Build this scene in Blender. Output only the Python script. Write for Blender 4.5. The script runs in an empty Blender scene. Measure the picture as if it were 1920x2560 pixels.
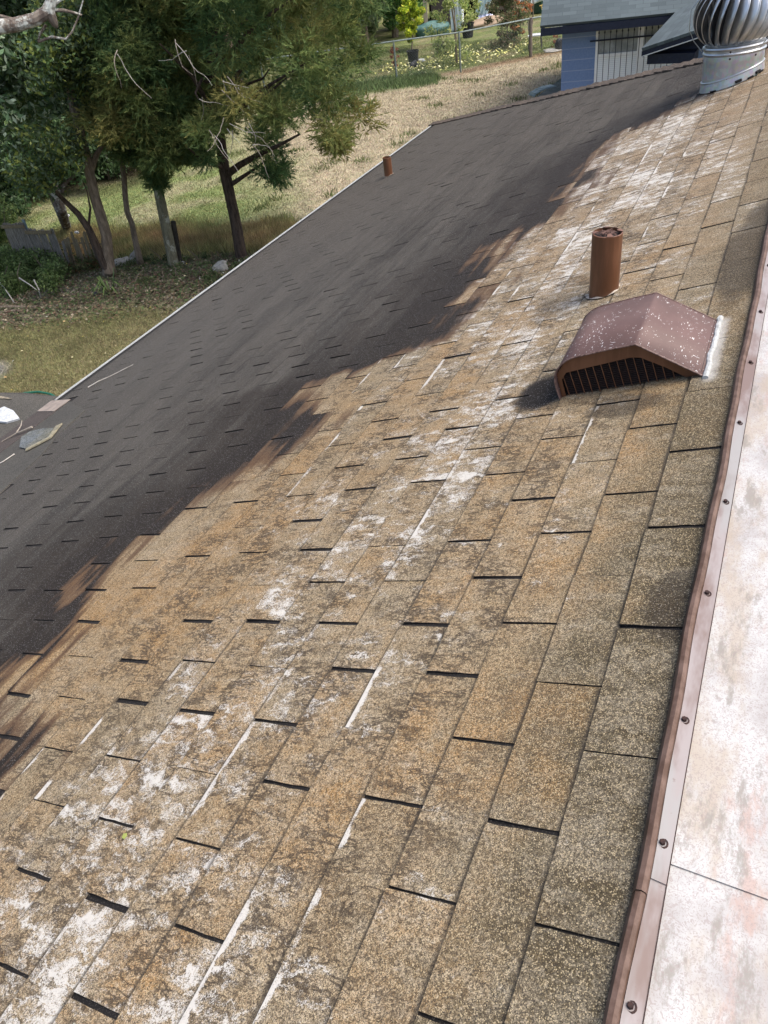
import bpy, math, random
import numpy as np
from mathutils import Matrix, Vector
random.seed(7); rng = np.random.default_rng(7)
C = bpy.context.scene; COL = C.collection
R = math.radians
# ------------------------------------------------------------------ camera
CAMZ = 5.1
YAW, PITCH, ROLL, FPX = 0.51916834, 0.67472122, -0.14835299, 1921.0
cy, sy, cp, sp = math.cos(YAW), math.sin(YAW), math.cos(PITCH), math.sin(PITCH)
_f = np.array([cy*cp, sy*cp, -sp]); _r = np.array([sy, -cy, 0.]); _u = np.cross(_r, _f)
cr, sr = math.cos(ROLL), math.sin(ROLL)
CR, CU = cr*_r+sr*_u, cr*_u-sr*_r
cam = bpy.data.objects.new('camera', bpy.data.cameras.new('camera')); COL.objects.link(cam)
M = Matrix.Identity(4)
for i in range(3):
    M[i][0], M[i][1], M[i][2] = CR[i], CU[i], -_f[i]
M[2][3] = CAMZ
cam.matrix_world = M
cam.data.sensor_fit = 'VERTICAL'; cam.data.sensor_height = 36; cam.data.sensor_width = 27
cam.data.lens = FPX/2560*36; cam.data.clip_start = 0.05; cam.data.clip_end = 900
C.camera = cam
C.render.resolution_x, C.render.resolution_y = 768, 1024
# ------------------------------------------------------------------ light
SUN_EL, SUN_AZ = R(62), R(-72)      # high veiled sun, azimuth measured from +X
w = bpy.data.worlds.new("World"); C.world = w; w.use_nodes = True
wn = w.node_tree; sky = wn.nodes.new('ShaderNodeTexSky'); sky.sky_type = 'NISHITA'; sky.sun_disc = False
sky.sun_elevation = SUN_EL; sky.sun_rotation = R(90)-SUN_AZ; sky.dust_density = 5; sky.air_density = 1.0
wn.links.new(sky.outputs[0], wn.nodes['Background'].inputs[0]); wn.nodes['Background'].inputs[1].default_value = 0.15
sl = bpy.data.lights.new('sun', 'SUN'); sl.energy = 1.4; sl.angle = R(40); sl.color = (1, .96, .9)
so = bpy.data.objects.new('sun', sl); COL.objects.link(so)
sd = Vector((math.cos(SUN_EL)*math.cos(SUN_AZ), math.cos(SUN_EL)*math.sin(SUN_AZ), math.sin(SUN_EL)))
so.rotation_euler = sd.to_track_quat('Z', 'Y').to_euler(); so.location = (0, 0, 30)
C.view_settings.view_transform = 'Standard'; C.view_settings.look = 'None'
C.view_settings.exposure = 0.95; C.view_settings.gamma = 1
# ------------------------------------------------------------------ helpers
def V(*a): return np.array(a, float)
def ray(x, y): return _f + CR*(x-960)/FPX - CU*(y-1280)/FPX
def gp(x, y, z=0.0):
    d = ray(x, y); return d*((z-CAMZ)/d[2]) + V(0, 0, CAMZ)
def dp(x, y, dist):
    d = ray(x, y); return d*dist/math.hypot(d[0], d[1]) + V(0, 0, CAMZ)
SLOPE = 0.32088867
RO = V(0, 0.12603241, CAMZ-1.18361354)
E1 = V(0, math.cos(SLOPE), -math.sin(SLOPE)); NN = V(0, math.sin(SLOPE), math.cos(SLOPE)); EX = V(1, 0, 0)
def rf(X, s, h=0.0): return RO + EX*X + E1*s + NN*h
def thing(name, label, cat, loc=(0, 0, 0), group=None):
    o = bpy.data.objects.new(name, None); COL.objects.link(o); o.location = loc; o.empty_display_size = .1
    o['label'] = label; o['category'] = cat
    if group: o['group'] = group
    return o
def tag(o, label, cat, group=None):
    o['label'] = label; o['category'] = cat
    if group: o['group'] = group
    return o
def wloc(o):
    p = V(0, 0, 0)
    while o is not None: p = p + V(*o.location); o = o.parent
    return p
class MB:
    def __init__(s): s.v = []; s.f = []
    def add(s, vs, fs):
        b = len(s.v); s.v += [tuple(map(float, p)) for p in vs]; s.f += [tuple(b+i for i in q) for q in fs]; return s
    def box(s, c, h, ax=None):
        ax = ax if ax is not None else (V(1, 0, 0), V(0, 1, 0), V(0, 0, 1)); c = V(*c)
        vs = [c+ax[0]*h[0]*i+ax[1]*h[1]*j+ax[2]*h[2]*k for i in (-1, 1) for j in (-1, 1) for k in (-1, 1)]
        return s.add(vs, [(0, 1, 3, 2), (4, 6, 7, 5), (0, 4, 5, 1), (2, 3, 7, 6), (0, 2, 6, 4), (1, 5, 7, 3)])
    def tube(s, pts, rad, n=8, cap=True):
        pts = [V(*p) for p in pts]; rad = rad if hasattr(rad, '__len__') else [rad]*len(pts)
        b = len(s.v); ref = None
        for i, p in enumerate(pts):
            t = pts[min(i+1, len(pts)-1)]-pts[max(i-1, 0)]; t = t/(np.linalg.norm(t)+1e-9)
            if ref is None: ref = V(0, 0, 1) if abs(t[2]) < .9 else V(1, 0, 0)
            a = np.cross(t, ref); a /= np.linalg.norm(a); c = np.cross(a, t); ref = c
            for k in range(n):
                an = 2*math.pi*k/n; s.v.append(tuple(p+rad[i]*(a*math.cos(an)+c*math.sin(an))))
        for i in range(len(pts)-1):
            for k in range(n):
                s.f.append((b+i*n+k, b+i*n+(k+1) % n, b+(i+1)*n+(k+1) % n, b+(i+1)*n+k))
        if cap: s.f.append(tuple(b+k for k in range(n))[::-1]); s.f.append(tuple(b+(len(pts)-1)*n+k for k in range(n)))
        return s
    def poly(s, top, off):
        """prism: polygon (list of points) extruded by vector off"""
        n = len(top); off = V(*off)
        s.add([V(*p) for p in top]+[V(*p)+off for p in top],
              [tuple(range(n)), tuple(range(2*n-1, n-1, -1))]+[(i, n+i, n+(i+1) % n, (i+1) % n) for i in range(n)])
        return s
    def lathe(s, base, prof, n=32, axis=V(0, 0, 1)):
        axis = axis/np.linalg.norm(axis); a = np.cross(axis, V(0, 1, 0)); a /= np.linalg.norm(a); c = np.cross(axis, a); b = len(s.v)
        for r, z in prof:
            for k in range(n):
                an = 2*math.pi*k/n; s.v.append(tuple(V(*base)+axis*z+r*(a*math.cos(an)+c*math.sin(an))))
        for i in range(len(prof)-1):
            for k in range(n): s.f.append((b+i*n+k, b+i*n+(k+1) % n, b+(i+1)*n+(k+1) % n, b+(i+1)*n+k))
        return s
    def build(s, name, mat, parent=None, smooth=False, bevel=0):
        o0 = wloc(parent) if parent else V(0, 0, 0)
        me = bpy.data.meshes.new(name); me.from_pydata([tuple(V(*p)-o0) for p in s.v], [], s.f); me.update()
        import bmesh
        bm = bmesh.new(); bm.from_mesh(me); bmesh.ops.recalc_face_normals(bm, faces=bm.faces); bm.to_mesh(me); bm.free()
        me.materials.append(mat)
        if smooth: me.polygons.foreach_set('use_smooth', [True]*len(me.polygons))
        o = bpy.data.objects.new(name, me); COL.objects.link(o); o.parent = parent
        if smooth: 
            try: me.set_sharp_from_angle(angle=R(28))
            except Exception: pass
        if bevel:
            m = o.modifiers.new('bevel', 'BEVEL'); m.width = bevel; m.segments = 2; m.limit_method = 'ANGLE'
        return o
def tri_mesh(name, verts, nper, cols, mat, parent=None):
    """verts (N,nper,3) separate faces, cols (N,4) per face"""
    o0 = wloc(parent) if parent else V(0, 0, 0)
    N = len(verts); me = bpy.data.meshes.new(name)
    me.vertices.add(N*nper); me.vertices.foreach_set('co', (verts-o0).astype(np.float32).ravel())
    me.loops.add(N*nper); me.loops.foreach_set('vertex_index', np.arange(N*nper, dtype=np.int32))
    me.polygons.add(N); me.polygons.foreach_set('loop_start', np.arange(0, N*nper, nper, dtype=np.int32))
    me.polygons.foreach_set('loop_total', np.full(N, nper, dtype=np.int32))
    me.update(calc_edges=True)
    a = me.color_attributes.new('col', 'FLOAT_COLOR', 'POINT')
    a.data.foreach_set('color', np.repeat(cols, nper, axis=0).astype(np.float32).ravel())
    me.materials.append(mat)
    o = bpy.data.objects.new(name, me); COL.objects.link(o); o.parent = parent
    return o
# ------------------------------------------------------------------ materials
class NT:
    def __init__(s, name, rough=.7, metal=0.0, spec=.3):
        s.m = bpy.data.materials.new(name); s.m.use_nodes = True; s.t = s.m.node_tree; s.b = s.t.nodes['Principled BSDF']
        s.b.inputs['Roughness'].default_value = rough; s.b.inputs['Metallic'].default_value = metal
        s.b.inputs['Specular IOR Level'].default_value = spec
    def n(s, ty, **k):
        q = s.t.nodes.new(ty)
        for a, b in k.items(): setattr(q, a, b)
        return q
    def L(s, a, b): s.t.links.new(a, b)
    def put(s, sock, v):
        if isinstance(v, bpy.types.NodeSocket): s.L(v, sock)
        else: sock.default_value = v
    def math(s, op, a, b=0.0, c=0.0, clamp=False):
        q = s.n('ShaderNodeMath', operation=op, use_clamp=clamp)
        for i, v in enumerate((a, b, c)): s.put(q.inputs[i], v)
        return q.outputs[0]
    def mix(s, f, a, b, bt='MIX'):
        q = s.n('ShaderNodeMix', data_type='RGBA', blend_type=bt); s.put(q.inputs[0], f)
        for i, v in ((6, a), (7, b)):
            s.put(q.inputs[i], v if isinstance(v, bpy.types.NodeSocket) or len(v) == 4 else (*v, 1))
        return q.outputs[2]
    def ramp(s, f, lo, hi, a=0.0, b=1.0, smooth=True):
        q = s.n('ShaderNodeMapRange', interpolation_type='SMOOTHSTEP' if smooth else 'LINEAR')
        s.put(q.inputs[0], f)
        for i, v in enumerate((lo, hi, a, b)): s.put(q.inputs[i+1], v)
        return q.outputs[0]
    def noise(s, vec, scale, detail=4, rough=.55, dist=0.0, out=0):
        q = s.n('ShaderNodeTexNoise'); q.inputs['Scale'].default_value = scale; q.inputs['Detail'].default_value = detail
        q.inputs['Roughness'].default_value = rough; q.inputs['Distortion'].default_value = dist
        if vec is not None: s.L(vec, q.inputs['Vector'])
        return q.outputs[out]
    def vor(s, vec, scale, feat='F1', out=0, rnd=1.0):
        q = s.n('ShaderNodeTexVoronoi', feature=feat); q.inputs['Scale'].default_value = scale; q.inputs['Randomness'].default_value = rnd
        if vec is not None: s.L(vec, q.inputs['Vector'])
        return q.outputs[out]
    def mapv(s, vec, scale=(1, 1, 1), loc=(0, 0, 0), rot=(0, 0, 0)):
        q = s.n('ShaderNodeMapping'); q.inputs['Scale'].default_value = scale; q.inputs['Location'].default_value = loc
        q.inputs['Rotation'].default_value = rot; s.L(vec, q.inputs['Vector']); return q.outputs[0]
    def obj(s): return s.n('ShaderNodeTexCoord').outputs['Object']
    def attr(s, nm, out=0): q = s.n('ShaderNodeAttribute', attribute_name=nm); return q.outputs[out]
    def xyz(s, v): q = s.n('ShaderNodeSeparateXYZ'); s.L(v, q.inputs[0]); return q.outputs
    def bump(s, h, st=.3, d=.01):
        q = s.n('ShaderNodeBump'); q.inputs['Strength'].default_value = st; q.inputs['Distance'].default_value = d
        s.L(h, q.inputs['Height']); s.L(q.outputs[0], s.b.inputs['Normal'])
    def col(s, c): s.put(s.b.inputs['Base Color'], c if isinstance(c, bpy.types.NodeSocket) else (*c, 1)); return s
def simple(name, a, b, scale=20, rough=.7, metal=0., bump=.2, detail=5, stretch=(1, 1, 1), d=.005, lo=.35, hi=.65):
    m = NT(name, rough, metal); v = m.mapv(m.obj(), stretch); n = m.noise(v, scale, detail, .65)
    m.col(m.mix(m.ramp(n, lo, hi), a, b))
    if bump: m.bump(n, bump, d)
    return m.m
def shingle_mat():
    m = NT('shingle', .88, 0, .25)
    uv = m.n('ShaderNodeUVMap', uv_map='roof').outputs[0]; tb = m.n('ShaderNodeUVMap', uv_map='tab').outputs[0]
    X, S, _ = m.xyz(uv); tu, tv, _ = m.xyz(tb); rn = m.n('ShaderNodeSeparateColor'); m.L(m.attr('rnd'), rn.inputs[0])
    r1, r2, r3 = rn.outputs
    def jit(src, k):
        a_ = m.n('ShaderNodeVectorMath', operation='SCALE'); m.L(m.attr('rnd', 1) if False else m.attr('rnd'), a_.inputs[0]); a_.inputs['Scale'].default_value = k
        b_ = m.n('ShaderNodeVectorMath', operation='ADD'); m.L(src, b_.inputs[0]); m.L(a_.outputs[0], b_.inputs[1]); return b_.outputs[0]
    big = m.noise(m.mapv(jit(uv, .22), (1, 1, 1), (3, 7, 0)), 1.1, 3, .6)
    mid = m.noise(jit(uv, .12), 7, 5, .65)
    # bleached tan asphalt granules
    tan = m.mix(r1, (.30, .195, .095), (.255, .20, .13))
    tan = m.mix(m.ramp(mid, .35, .7), tan, (.31, .185, .075))
    tan = m.mix(m.ramp(big, .4, .65, 0, .7), tan, (.27, .225, .155))
    tan = m.mix(m.math('MULTIPLY', m.ramp(r2, .5, 1), .45), tan, (.175, .16, .12))
    tan = m.mix(m.ramp(X, 2.0, 5.0, 0, .7), tan, (.25, .175, .12))
    # olive dark zone near the ridge flashing, still algae covered
    nearridge = m.ramp(m.math('ADD', S, m.math('MULTIPLY', m.math('SUBTRACT', mid, .5), .5)), .22, -.06)
    tan = m.mix(m.math('MULTIPLY', nearridge, m.ramp(X, 3.6, .9, .5, .95)), tan, (.068, .055, .030))
    # craze pattern: thin dark wrinkles running down the slope
    dv = m.n('ShaderNodeVectorMath', operation='ADD'); m.L(uv, dv.inputs[0])
    dn = m.n('ShaderNodeVectorMath', operation='SCALE'); m.L(m.noise(uv, 30, 3, .6, 0, 1), dn.inputs[0]); dn.inputs['Scale'].default_value = .075
    m.L(dn.outputs[0], dv.inputs[1])
    rdg = lambda sc, off: m.ramp(m.math('ABSOLUTE', m.math('SUBTRACT', m.noise(m.mapv(uv, sc, off), 1.0, 5, .62, .4), .5)), .034, .010)
    ed = m.math('MAXIMUM', rdg((30, 9, 1), (0, 0, 0)), rdg((22, 12, 1), (5, 7, 0)))
    cz = m.math('MULTIPLY', ed, m.ramp(m.noise(m.mapv(uv, (1, 1, 1), (9, 2, 0)), 7, 4, .7), .38, .58))
    zone = m.math('MULTIPLY', m.ramp(S, .0, .35), m.ramp(S, 2.0, 1.3))
    cz = m.math('MULTIPLY', cz, m.ramp(zone, 0, 1, .15, .85))
    # chalky white residue, streaked down the slope and gathered in a band
    dvj = jit(dv.outputs[0], .10)
    st = m.noise(m.mapv(dvj, (17, 5.2, 1)), 1.0, 8, .74)
    st2 = m.noise(m.mapv(uv, (1.0, 1.5, 1), (1.3, 4.1, 0)), 1.9, 4, .6)
    bandc = m.ramp(X, .3, 5.5, .75, .62, False)
    band = m.math('SUBTRACT', 1, m.math('DIVIDE', m.math('ABSOLUTE', m.math('SUBTRACT', S, bandc)), .85), clamp=True)
    nearb = m.math('ADD', m.math('MULTIPLY', m.ramp(X, .8, .35), .02), m.math('MULTIPLY', m.ramp(X, 2.2, 4.2), .048))
    wisp = m.noise(m.mapv(dvj, (44, 14, 1), (2, 8, 0)), 1.0, 6, .8)
    k = m.math('ADD', m.math('ADD', m.math('ADD', m.math('MULTIPLY', st, .62), m.math('MULTIPLY', m.math('SUBTRACT', wisp, .5), .72)), m.math('MULTIPLY', st2, .44)), m.math('MULTIPLY', band, .13))
    k = m.math('ADD', k, m.math('ADD', nearb, m.math('MULTIPLY', m.math('SUBTRACT', r3, .5), .09)))
    wh = m.math('MULTIPLY', m.ramp(k, .632, .85), m.ramp(band, 0, .25))
    film = m.math('MULTIPLY', m.ramp(k, .48, .72), .42)
    # white line left along the butt edge of some tabs
    bl = m.math('ADD', tv, m.math('MULTIPLY', m.math('SUBTRACT', m.noise(uv, 11, 4, .7), .5), .40))
    bl = m.math('MULTIPLY', m.ramp(bl, .905, .96), m.math('MULTIPLY', m.ramp(r2, .74, .82), m.ramp(m.noise(uv, 5.5, 2), .47, .55)))
    bl = m.math('MULTIPLY', bl, m.math('MULTIPLY', m.ramp(S, .1, .3), m.ramp(S, 1.75, 1.3)))
    c = m.mix(film, tan, (.40, .365, .30))
    c0_ = m.n('ShaderNodeVectorMath', operation='MULTIPLY'); m.L(c, c0_.inputs[0]); c0_.inputs[1].default_value = (.82, .79, .725); c = c0_.outputs[0]
    # granules
    gc = m.n('ShaderNodeSeparateColor'); m.L(m.vor(m.mapv(uv, (1, 1, 1)), 680, 'F1', 1), gc.inputs[0])
    g1 = m.ramp(gc.outputs[0], 0, 1, .30, 1.75, False)
    cg = m.n('ShaderNodeVectorMath', operation='SCALE'); m.L(c, cg.inputs[0]); m.L(g1, cg.inputs['Scale'])
    c = m.mix(m.math('MULTIPLY', m.ramp(gc.outputs[1], .80, .86), .8), cg.outputs[0], (.035, .03, .025))
    c = m.mix(m.math('MULTIPLY', m.ramp(gc.outputs[2], .86, .92), .7), c, (.52, .42, .26))
    n3 = m.noise(uv, 135, 4, .78)
    c = m.mix(m.ramp(n3, .50, .64, 0, .72), c, (.055, .04, .024))
    c = m.mix(m.ramp(n3, .46, .34, 0, .45), c, (.44, .37, .26))
    c = m.mix(m.math('MULTIPLY', cz, .92), c, (.035, .025, .017))
    c = m.mix(m.math('MULTIPLY', m.ramp(m.math('ADD', m.math('ADD', m.math('MULTIPLY', wh, 1.15), bl), m.math('MULTIPLY', m.math('SUBTRACT', gc.outputs[0], .62), .75)), .12, .85), m.ramp(m.math('ADD', wh, bl), .01, .15, 0, .88)), c, (.54, .52, .475))
    # dirt line where each course meets the one above
    dl = m.math('MULTIPLY', m.ramp(tv, .095, .03), m.ramp(m.noise(uv, 11, 3), .3, .6, .6, 1))
    c = m.mix(m.math('MULTIPLY', dl, .75), c, (.03, .025, .02))
    # algae that was never washed off: lower part of the slope
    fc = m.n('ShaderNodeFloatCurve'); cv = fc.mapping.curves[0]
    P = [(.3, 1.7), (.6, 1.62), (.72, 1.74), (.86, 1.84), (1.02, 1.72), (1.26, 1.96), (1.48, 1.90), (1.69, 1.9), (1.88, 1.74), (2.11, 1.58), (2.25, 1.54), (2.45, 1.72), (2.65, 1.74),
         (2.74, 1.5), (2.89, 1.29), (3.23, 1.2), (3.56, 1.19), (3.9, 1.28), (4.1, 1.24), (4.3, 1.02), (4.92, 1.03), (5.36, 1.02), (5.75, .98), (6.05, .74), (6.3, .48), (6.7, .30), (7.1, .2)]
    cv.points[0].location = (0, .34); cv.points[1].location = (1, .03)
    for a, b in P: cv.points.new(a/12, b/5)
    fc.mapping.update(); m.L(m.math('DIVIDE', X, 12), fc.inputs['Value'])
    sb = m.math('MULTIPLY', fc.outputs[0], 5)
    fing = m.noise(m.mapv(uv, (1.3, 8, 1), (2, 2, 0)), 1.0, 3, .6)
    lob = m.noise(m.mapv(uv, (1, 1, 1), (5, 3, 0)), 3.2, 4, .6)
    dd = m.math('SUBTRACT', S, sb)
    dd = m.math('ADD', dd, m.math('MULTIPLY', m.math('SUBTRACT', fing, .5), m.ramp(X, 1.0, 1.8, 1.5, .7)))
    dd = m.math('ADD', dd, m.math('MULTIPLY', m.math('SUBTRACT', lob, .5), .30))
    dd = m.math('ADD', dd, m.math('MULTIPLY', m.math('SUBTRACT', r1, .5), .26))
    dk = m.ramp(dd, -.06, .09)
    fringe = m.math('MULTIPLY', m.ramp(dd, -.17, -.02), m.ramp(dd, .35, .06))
    # leftovers: beside the vent, by the ridge, round the pipe
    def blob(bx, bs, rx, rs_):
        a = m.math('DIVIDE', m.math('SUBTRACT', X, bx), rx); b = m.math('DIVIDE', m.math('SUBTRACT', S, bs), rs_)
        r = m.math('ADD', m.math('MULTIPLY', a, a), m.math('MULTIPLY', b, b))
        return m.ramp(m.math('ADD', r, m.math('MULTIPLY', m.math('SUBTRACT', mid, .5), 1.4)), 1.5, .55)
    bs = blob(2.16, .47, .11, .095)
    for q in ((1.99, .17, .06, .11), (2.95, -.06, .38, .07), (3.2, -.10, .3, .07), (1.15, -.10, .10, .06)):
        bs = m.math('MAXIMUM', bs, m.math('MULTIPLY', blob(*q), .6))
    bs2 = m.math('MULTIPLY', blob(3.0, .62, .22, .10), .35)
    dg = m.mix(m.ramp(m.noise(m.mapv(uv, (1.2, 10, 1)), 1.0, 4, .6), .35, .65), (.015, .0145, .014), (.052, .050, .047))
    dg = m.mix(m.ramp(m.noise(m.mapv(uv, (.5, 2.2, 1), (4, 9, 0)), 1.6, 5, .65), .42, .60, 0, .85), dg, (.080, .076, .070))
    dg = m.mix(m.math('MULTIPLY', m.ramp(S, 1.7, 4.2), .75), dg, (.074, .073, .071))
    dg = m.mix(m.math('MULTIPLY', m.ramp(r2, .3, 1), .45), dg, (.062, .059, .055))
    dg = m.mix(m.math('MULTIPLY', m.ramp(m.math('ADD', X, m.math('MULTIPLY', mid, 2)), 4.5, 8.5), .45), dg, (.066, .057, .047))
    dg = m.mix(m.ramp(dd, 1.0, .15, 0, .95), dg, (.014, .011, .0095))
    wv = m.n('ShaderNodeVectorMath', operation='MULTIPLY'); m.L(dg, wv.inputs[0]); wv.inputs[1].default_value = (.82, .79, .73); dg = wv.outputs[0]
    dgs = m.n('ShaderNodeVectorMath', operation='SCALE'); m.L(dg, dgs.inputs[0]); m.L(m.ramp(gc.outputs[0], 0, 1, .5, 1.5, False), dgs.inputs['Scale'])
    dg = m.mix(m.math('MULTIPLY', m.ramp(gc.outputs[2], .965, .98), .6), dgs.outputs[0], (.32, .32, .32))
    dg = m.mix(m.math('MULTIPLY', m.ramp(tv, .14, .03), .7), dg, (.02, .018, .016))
    c = m.mix(m.math('MULTIPLY', fringe, .8), c, (.065, .033, .018))
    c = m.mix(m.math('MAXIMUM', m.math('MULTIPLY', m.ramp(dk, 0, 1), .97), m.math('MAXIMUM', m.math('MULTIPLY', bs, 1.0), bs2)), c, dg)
    # caulk smear on the uphill side of the box vent
    a = m.math('MULTIPLY', m.ramp(m.math('ADD', m.math('ABSOLUTE', m.math('SUBTRACT', S, -.052)), m.math('MULTIPLY', m.noise(uv, 40, 4, .7), .03)), .046, .014),
               m.ramp(m.math('ABSOLUTE', m.math('SUBTRACT', X, 2.25)), .22, .17))
    c = m.mix(m.math('MULTIPLY', a, .6), c, (.50, .50, .48))
    m.col(c)
    h = m.math('ADD', m.math('MULTIPLY', gc.outputs[0], .6), m.math('MULTIPLY', n3, .6)); m.bump(h, .5, .003)
    return m.m
def attr_mat(name, rough=.7, trans=.25, var=.3, nscale=3.0):
    m = NT(name, rough, 0, .2); c = m.attr('col')
    n = m.noise(m.obj(), nscale, 3); sc = m.n('ShaderNodeVectorMath', operation='SCALE'); m.L(c, sc.inputs[0]); m.L(m.ramp(n, .3, .7, 1-var, 1+var), sc.inputs['Scale'])
    m.L(sc.outputs[0], m.b.inputs['Base Color'])
    if trans:
        t = m.n('ShaderNodeBsdfTranslucent'); m.L(sc.outputs[0], t.inputs[0]); x = m.n('ShaderNodeMixShader'); x.inputs[0].default_value = trans
        m.L(m.b.outputs[0], x.inputs[1]); m.L(t.outputs[0], x.inputs[2]); m.L(x.outputs[0], m.t.nodes['Material Output'].inputs['Surface'])
    return m.m
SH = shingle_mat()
BLACK = simple('asphalt_black', (.009, .008, .008), (.075, .068, .06), 330, .9, 0, .4, 2, (1, 1, 1), .004, .55, .72)
def speckle_mat(name, a, b, sc=250, patch=None, rough=.9):
    m = NT(name, rough); o = m.obj(); v = m.n('ShaderNodeSeparateColor'); m.L(m.vor(o, sc, 'F1', 1), v.inputs[0])
    big = m.noise(o, 2.2, 5, .6); c = m.mix(m.ramp(big, .35, .65), a, b)
    s_ = m.n('ShaderNodeVectorMath', operation='SCALE'); m.L(c, s_.inputs[0]); m.L(m.ramp(v.outputs[0], 0, 1, .5, 1.5, False), s_.inputs['Scale']); c = s_.outputs[0]
    if patch: c = m.mix(m.ramp(m.noise(o, 5, 5, .7), .56, .70), c, patch)
    m.col(c); m.bump(v.outputs[0], .3, .003); return m.m
ROLL_M = speckle_mat('roll_roofing', (.058, .055, .048), (.075, .07, .060), 260)
BAND_M = speckle_mat('edge_band', (.060, .050, .045), (.075, .060, .052), 260)
CAP_M = speckle_mat('cap_shingle', (.085, .065, .050), (.055, .045, .037), 120)
WHITEP = simple('white_paint', (.56, .58, .58), (.46, .48, .48), 30, .5, 0, .05)
def chalk_metal():
    m = NT('weathered_sheet_metal', .55, 0, .4); o = m.obj()
    a = m.noise(o, 5, 6, .65); b = m.noise(m.mapv(o, (1, 2.2, 1), (4, 1, 2)), 4.0, 6, .68); sq = m.noise(m.mapv(o, (1, 1, 1)), 170, 2, .5, 2.0)
    c = m.mix(m.ramp(a, .40, .60), (.29, .275, .265), (.40, .40, .39))
    c = m.mix(m.ramp(b, .49, .66, 0, .65), c, (.31, .25, .18))
    c = m.mix(m.ramp(m.noise(m.mapv(o, (1, 2.5, 1), (9, 9, 1)), 5.5, 6, .7), .54, .66, 0, .7), c, (.33, .22, .18))
    c = m.mix(m.ramp(m.noise(m.mapv(o, (1, 2.5, 1), (2, 5, 1)), 9, 7, .75), .52, .64, 0, .75), c, (.18, .165, .14))
    c = m.mix(m.ramp(sq, .50, .62, 0, .6), c, (.24, .195, .185))
    m.col(c); m.bump(sq, .12, .002); return m.m
METAL_W = chalk_metal()
def flash_metal():
    m = NT('brown_flashing', .55, 0, .4); o = m.obj(); a = m.noise(m.mapv(o, (.35, 1, 1)), 9, 5, .65)
    c = m.mix(m.ramp(a, .38, .58), (.15, .105, .092), (.25, .22, .215))
    c = m.mix(m.ramp(m.noise(m.mapv(o, (.2, 1, 1), (3, 3, 3)), 12, 4), .50, .60, 0, .6), c, (.24, .245, .24))
    c = m.mix(m.ramp(m.noise(o, 60, 4, .7), .62, .75, 0, .5), c, (.12, .07, .05)); m.col(c); return m.m
FLASH = flash_metal()
LIP = simple('brown_lip', (.075, .042, .028), (.14, .09, .07), 25, .6, 0, .1)
RUST = simple('rusty_screw', (.018, .009, .008), (.04, .018, .014), 300, .7, 0, .3)
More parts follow.
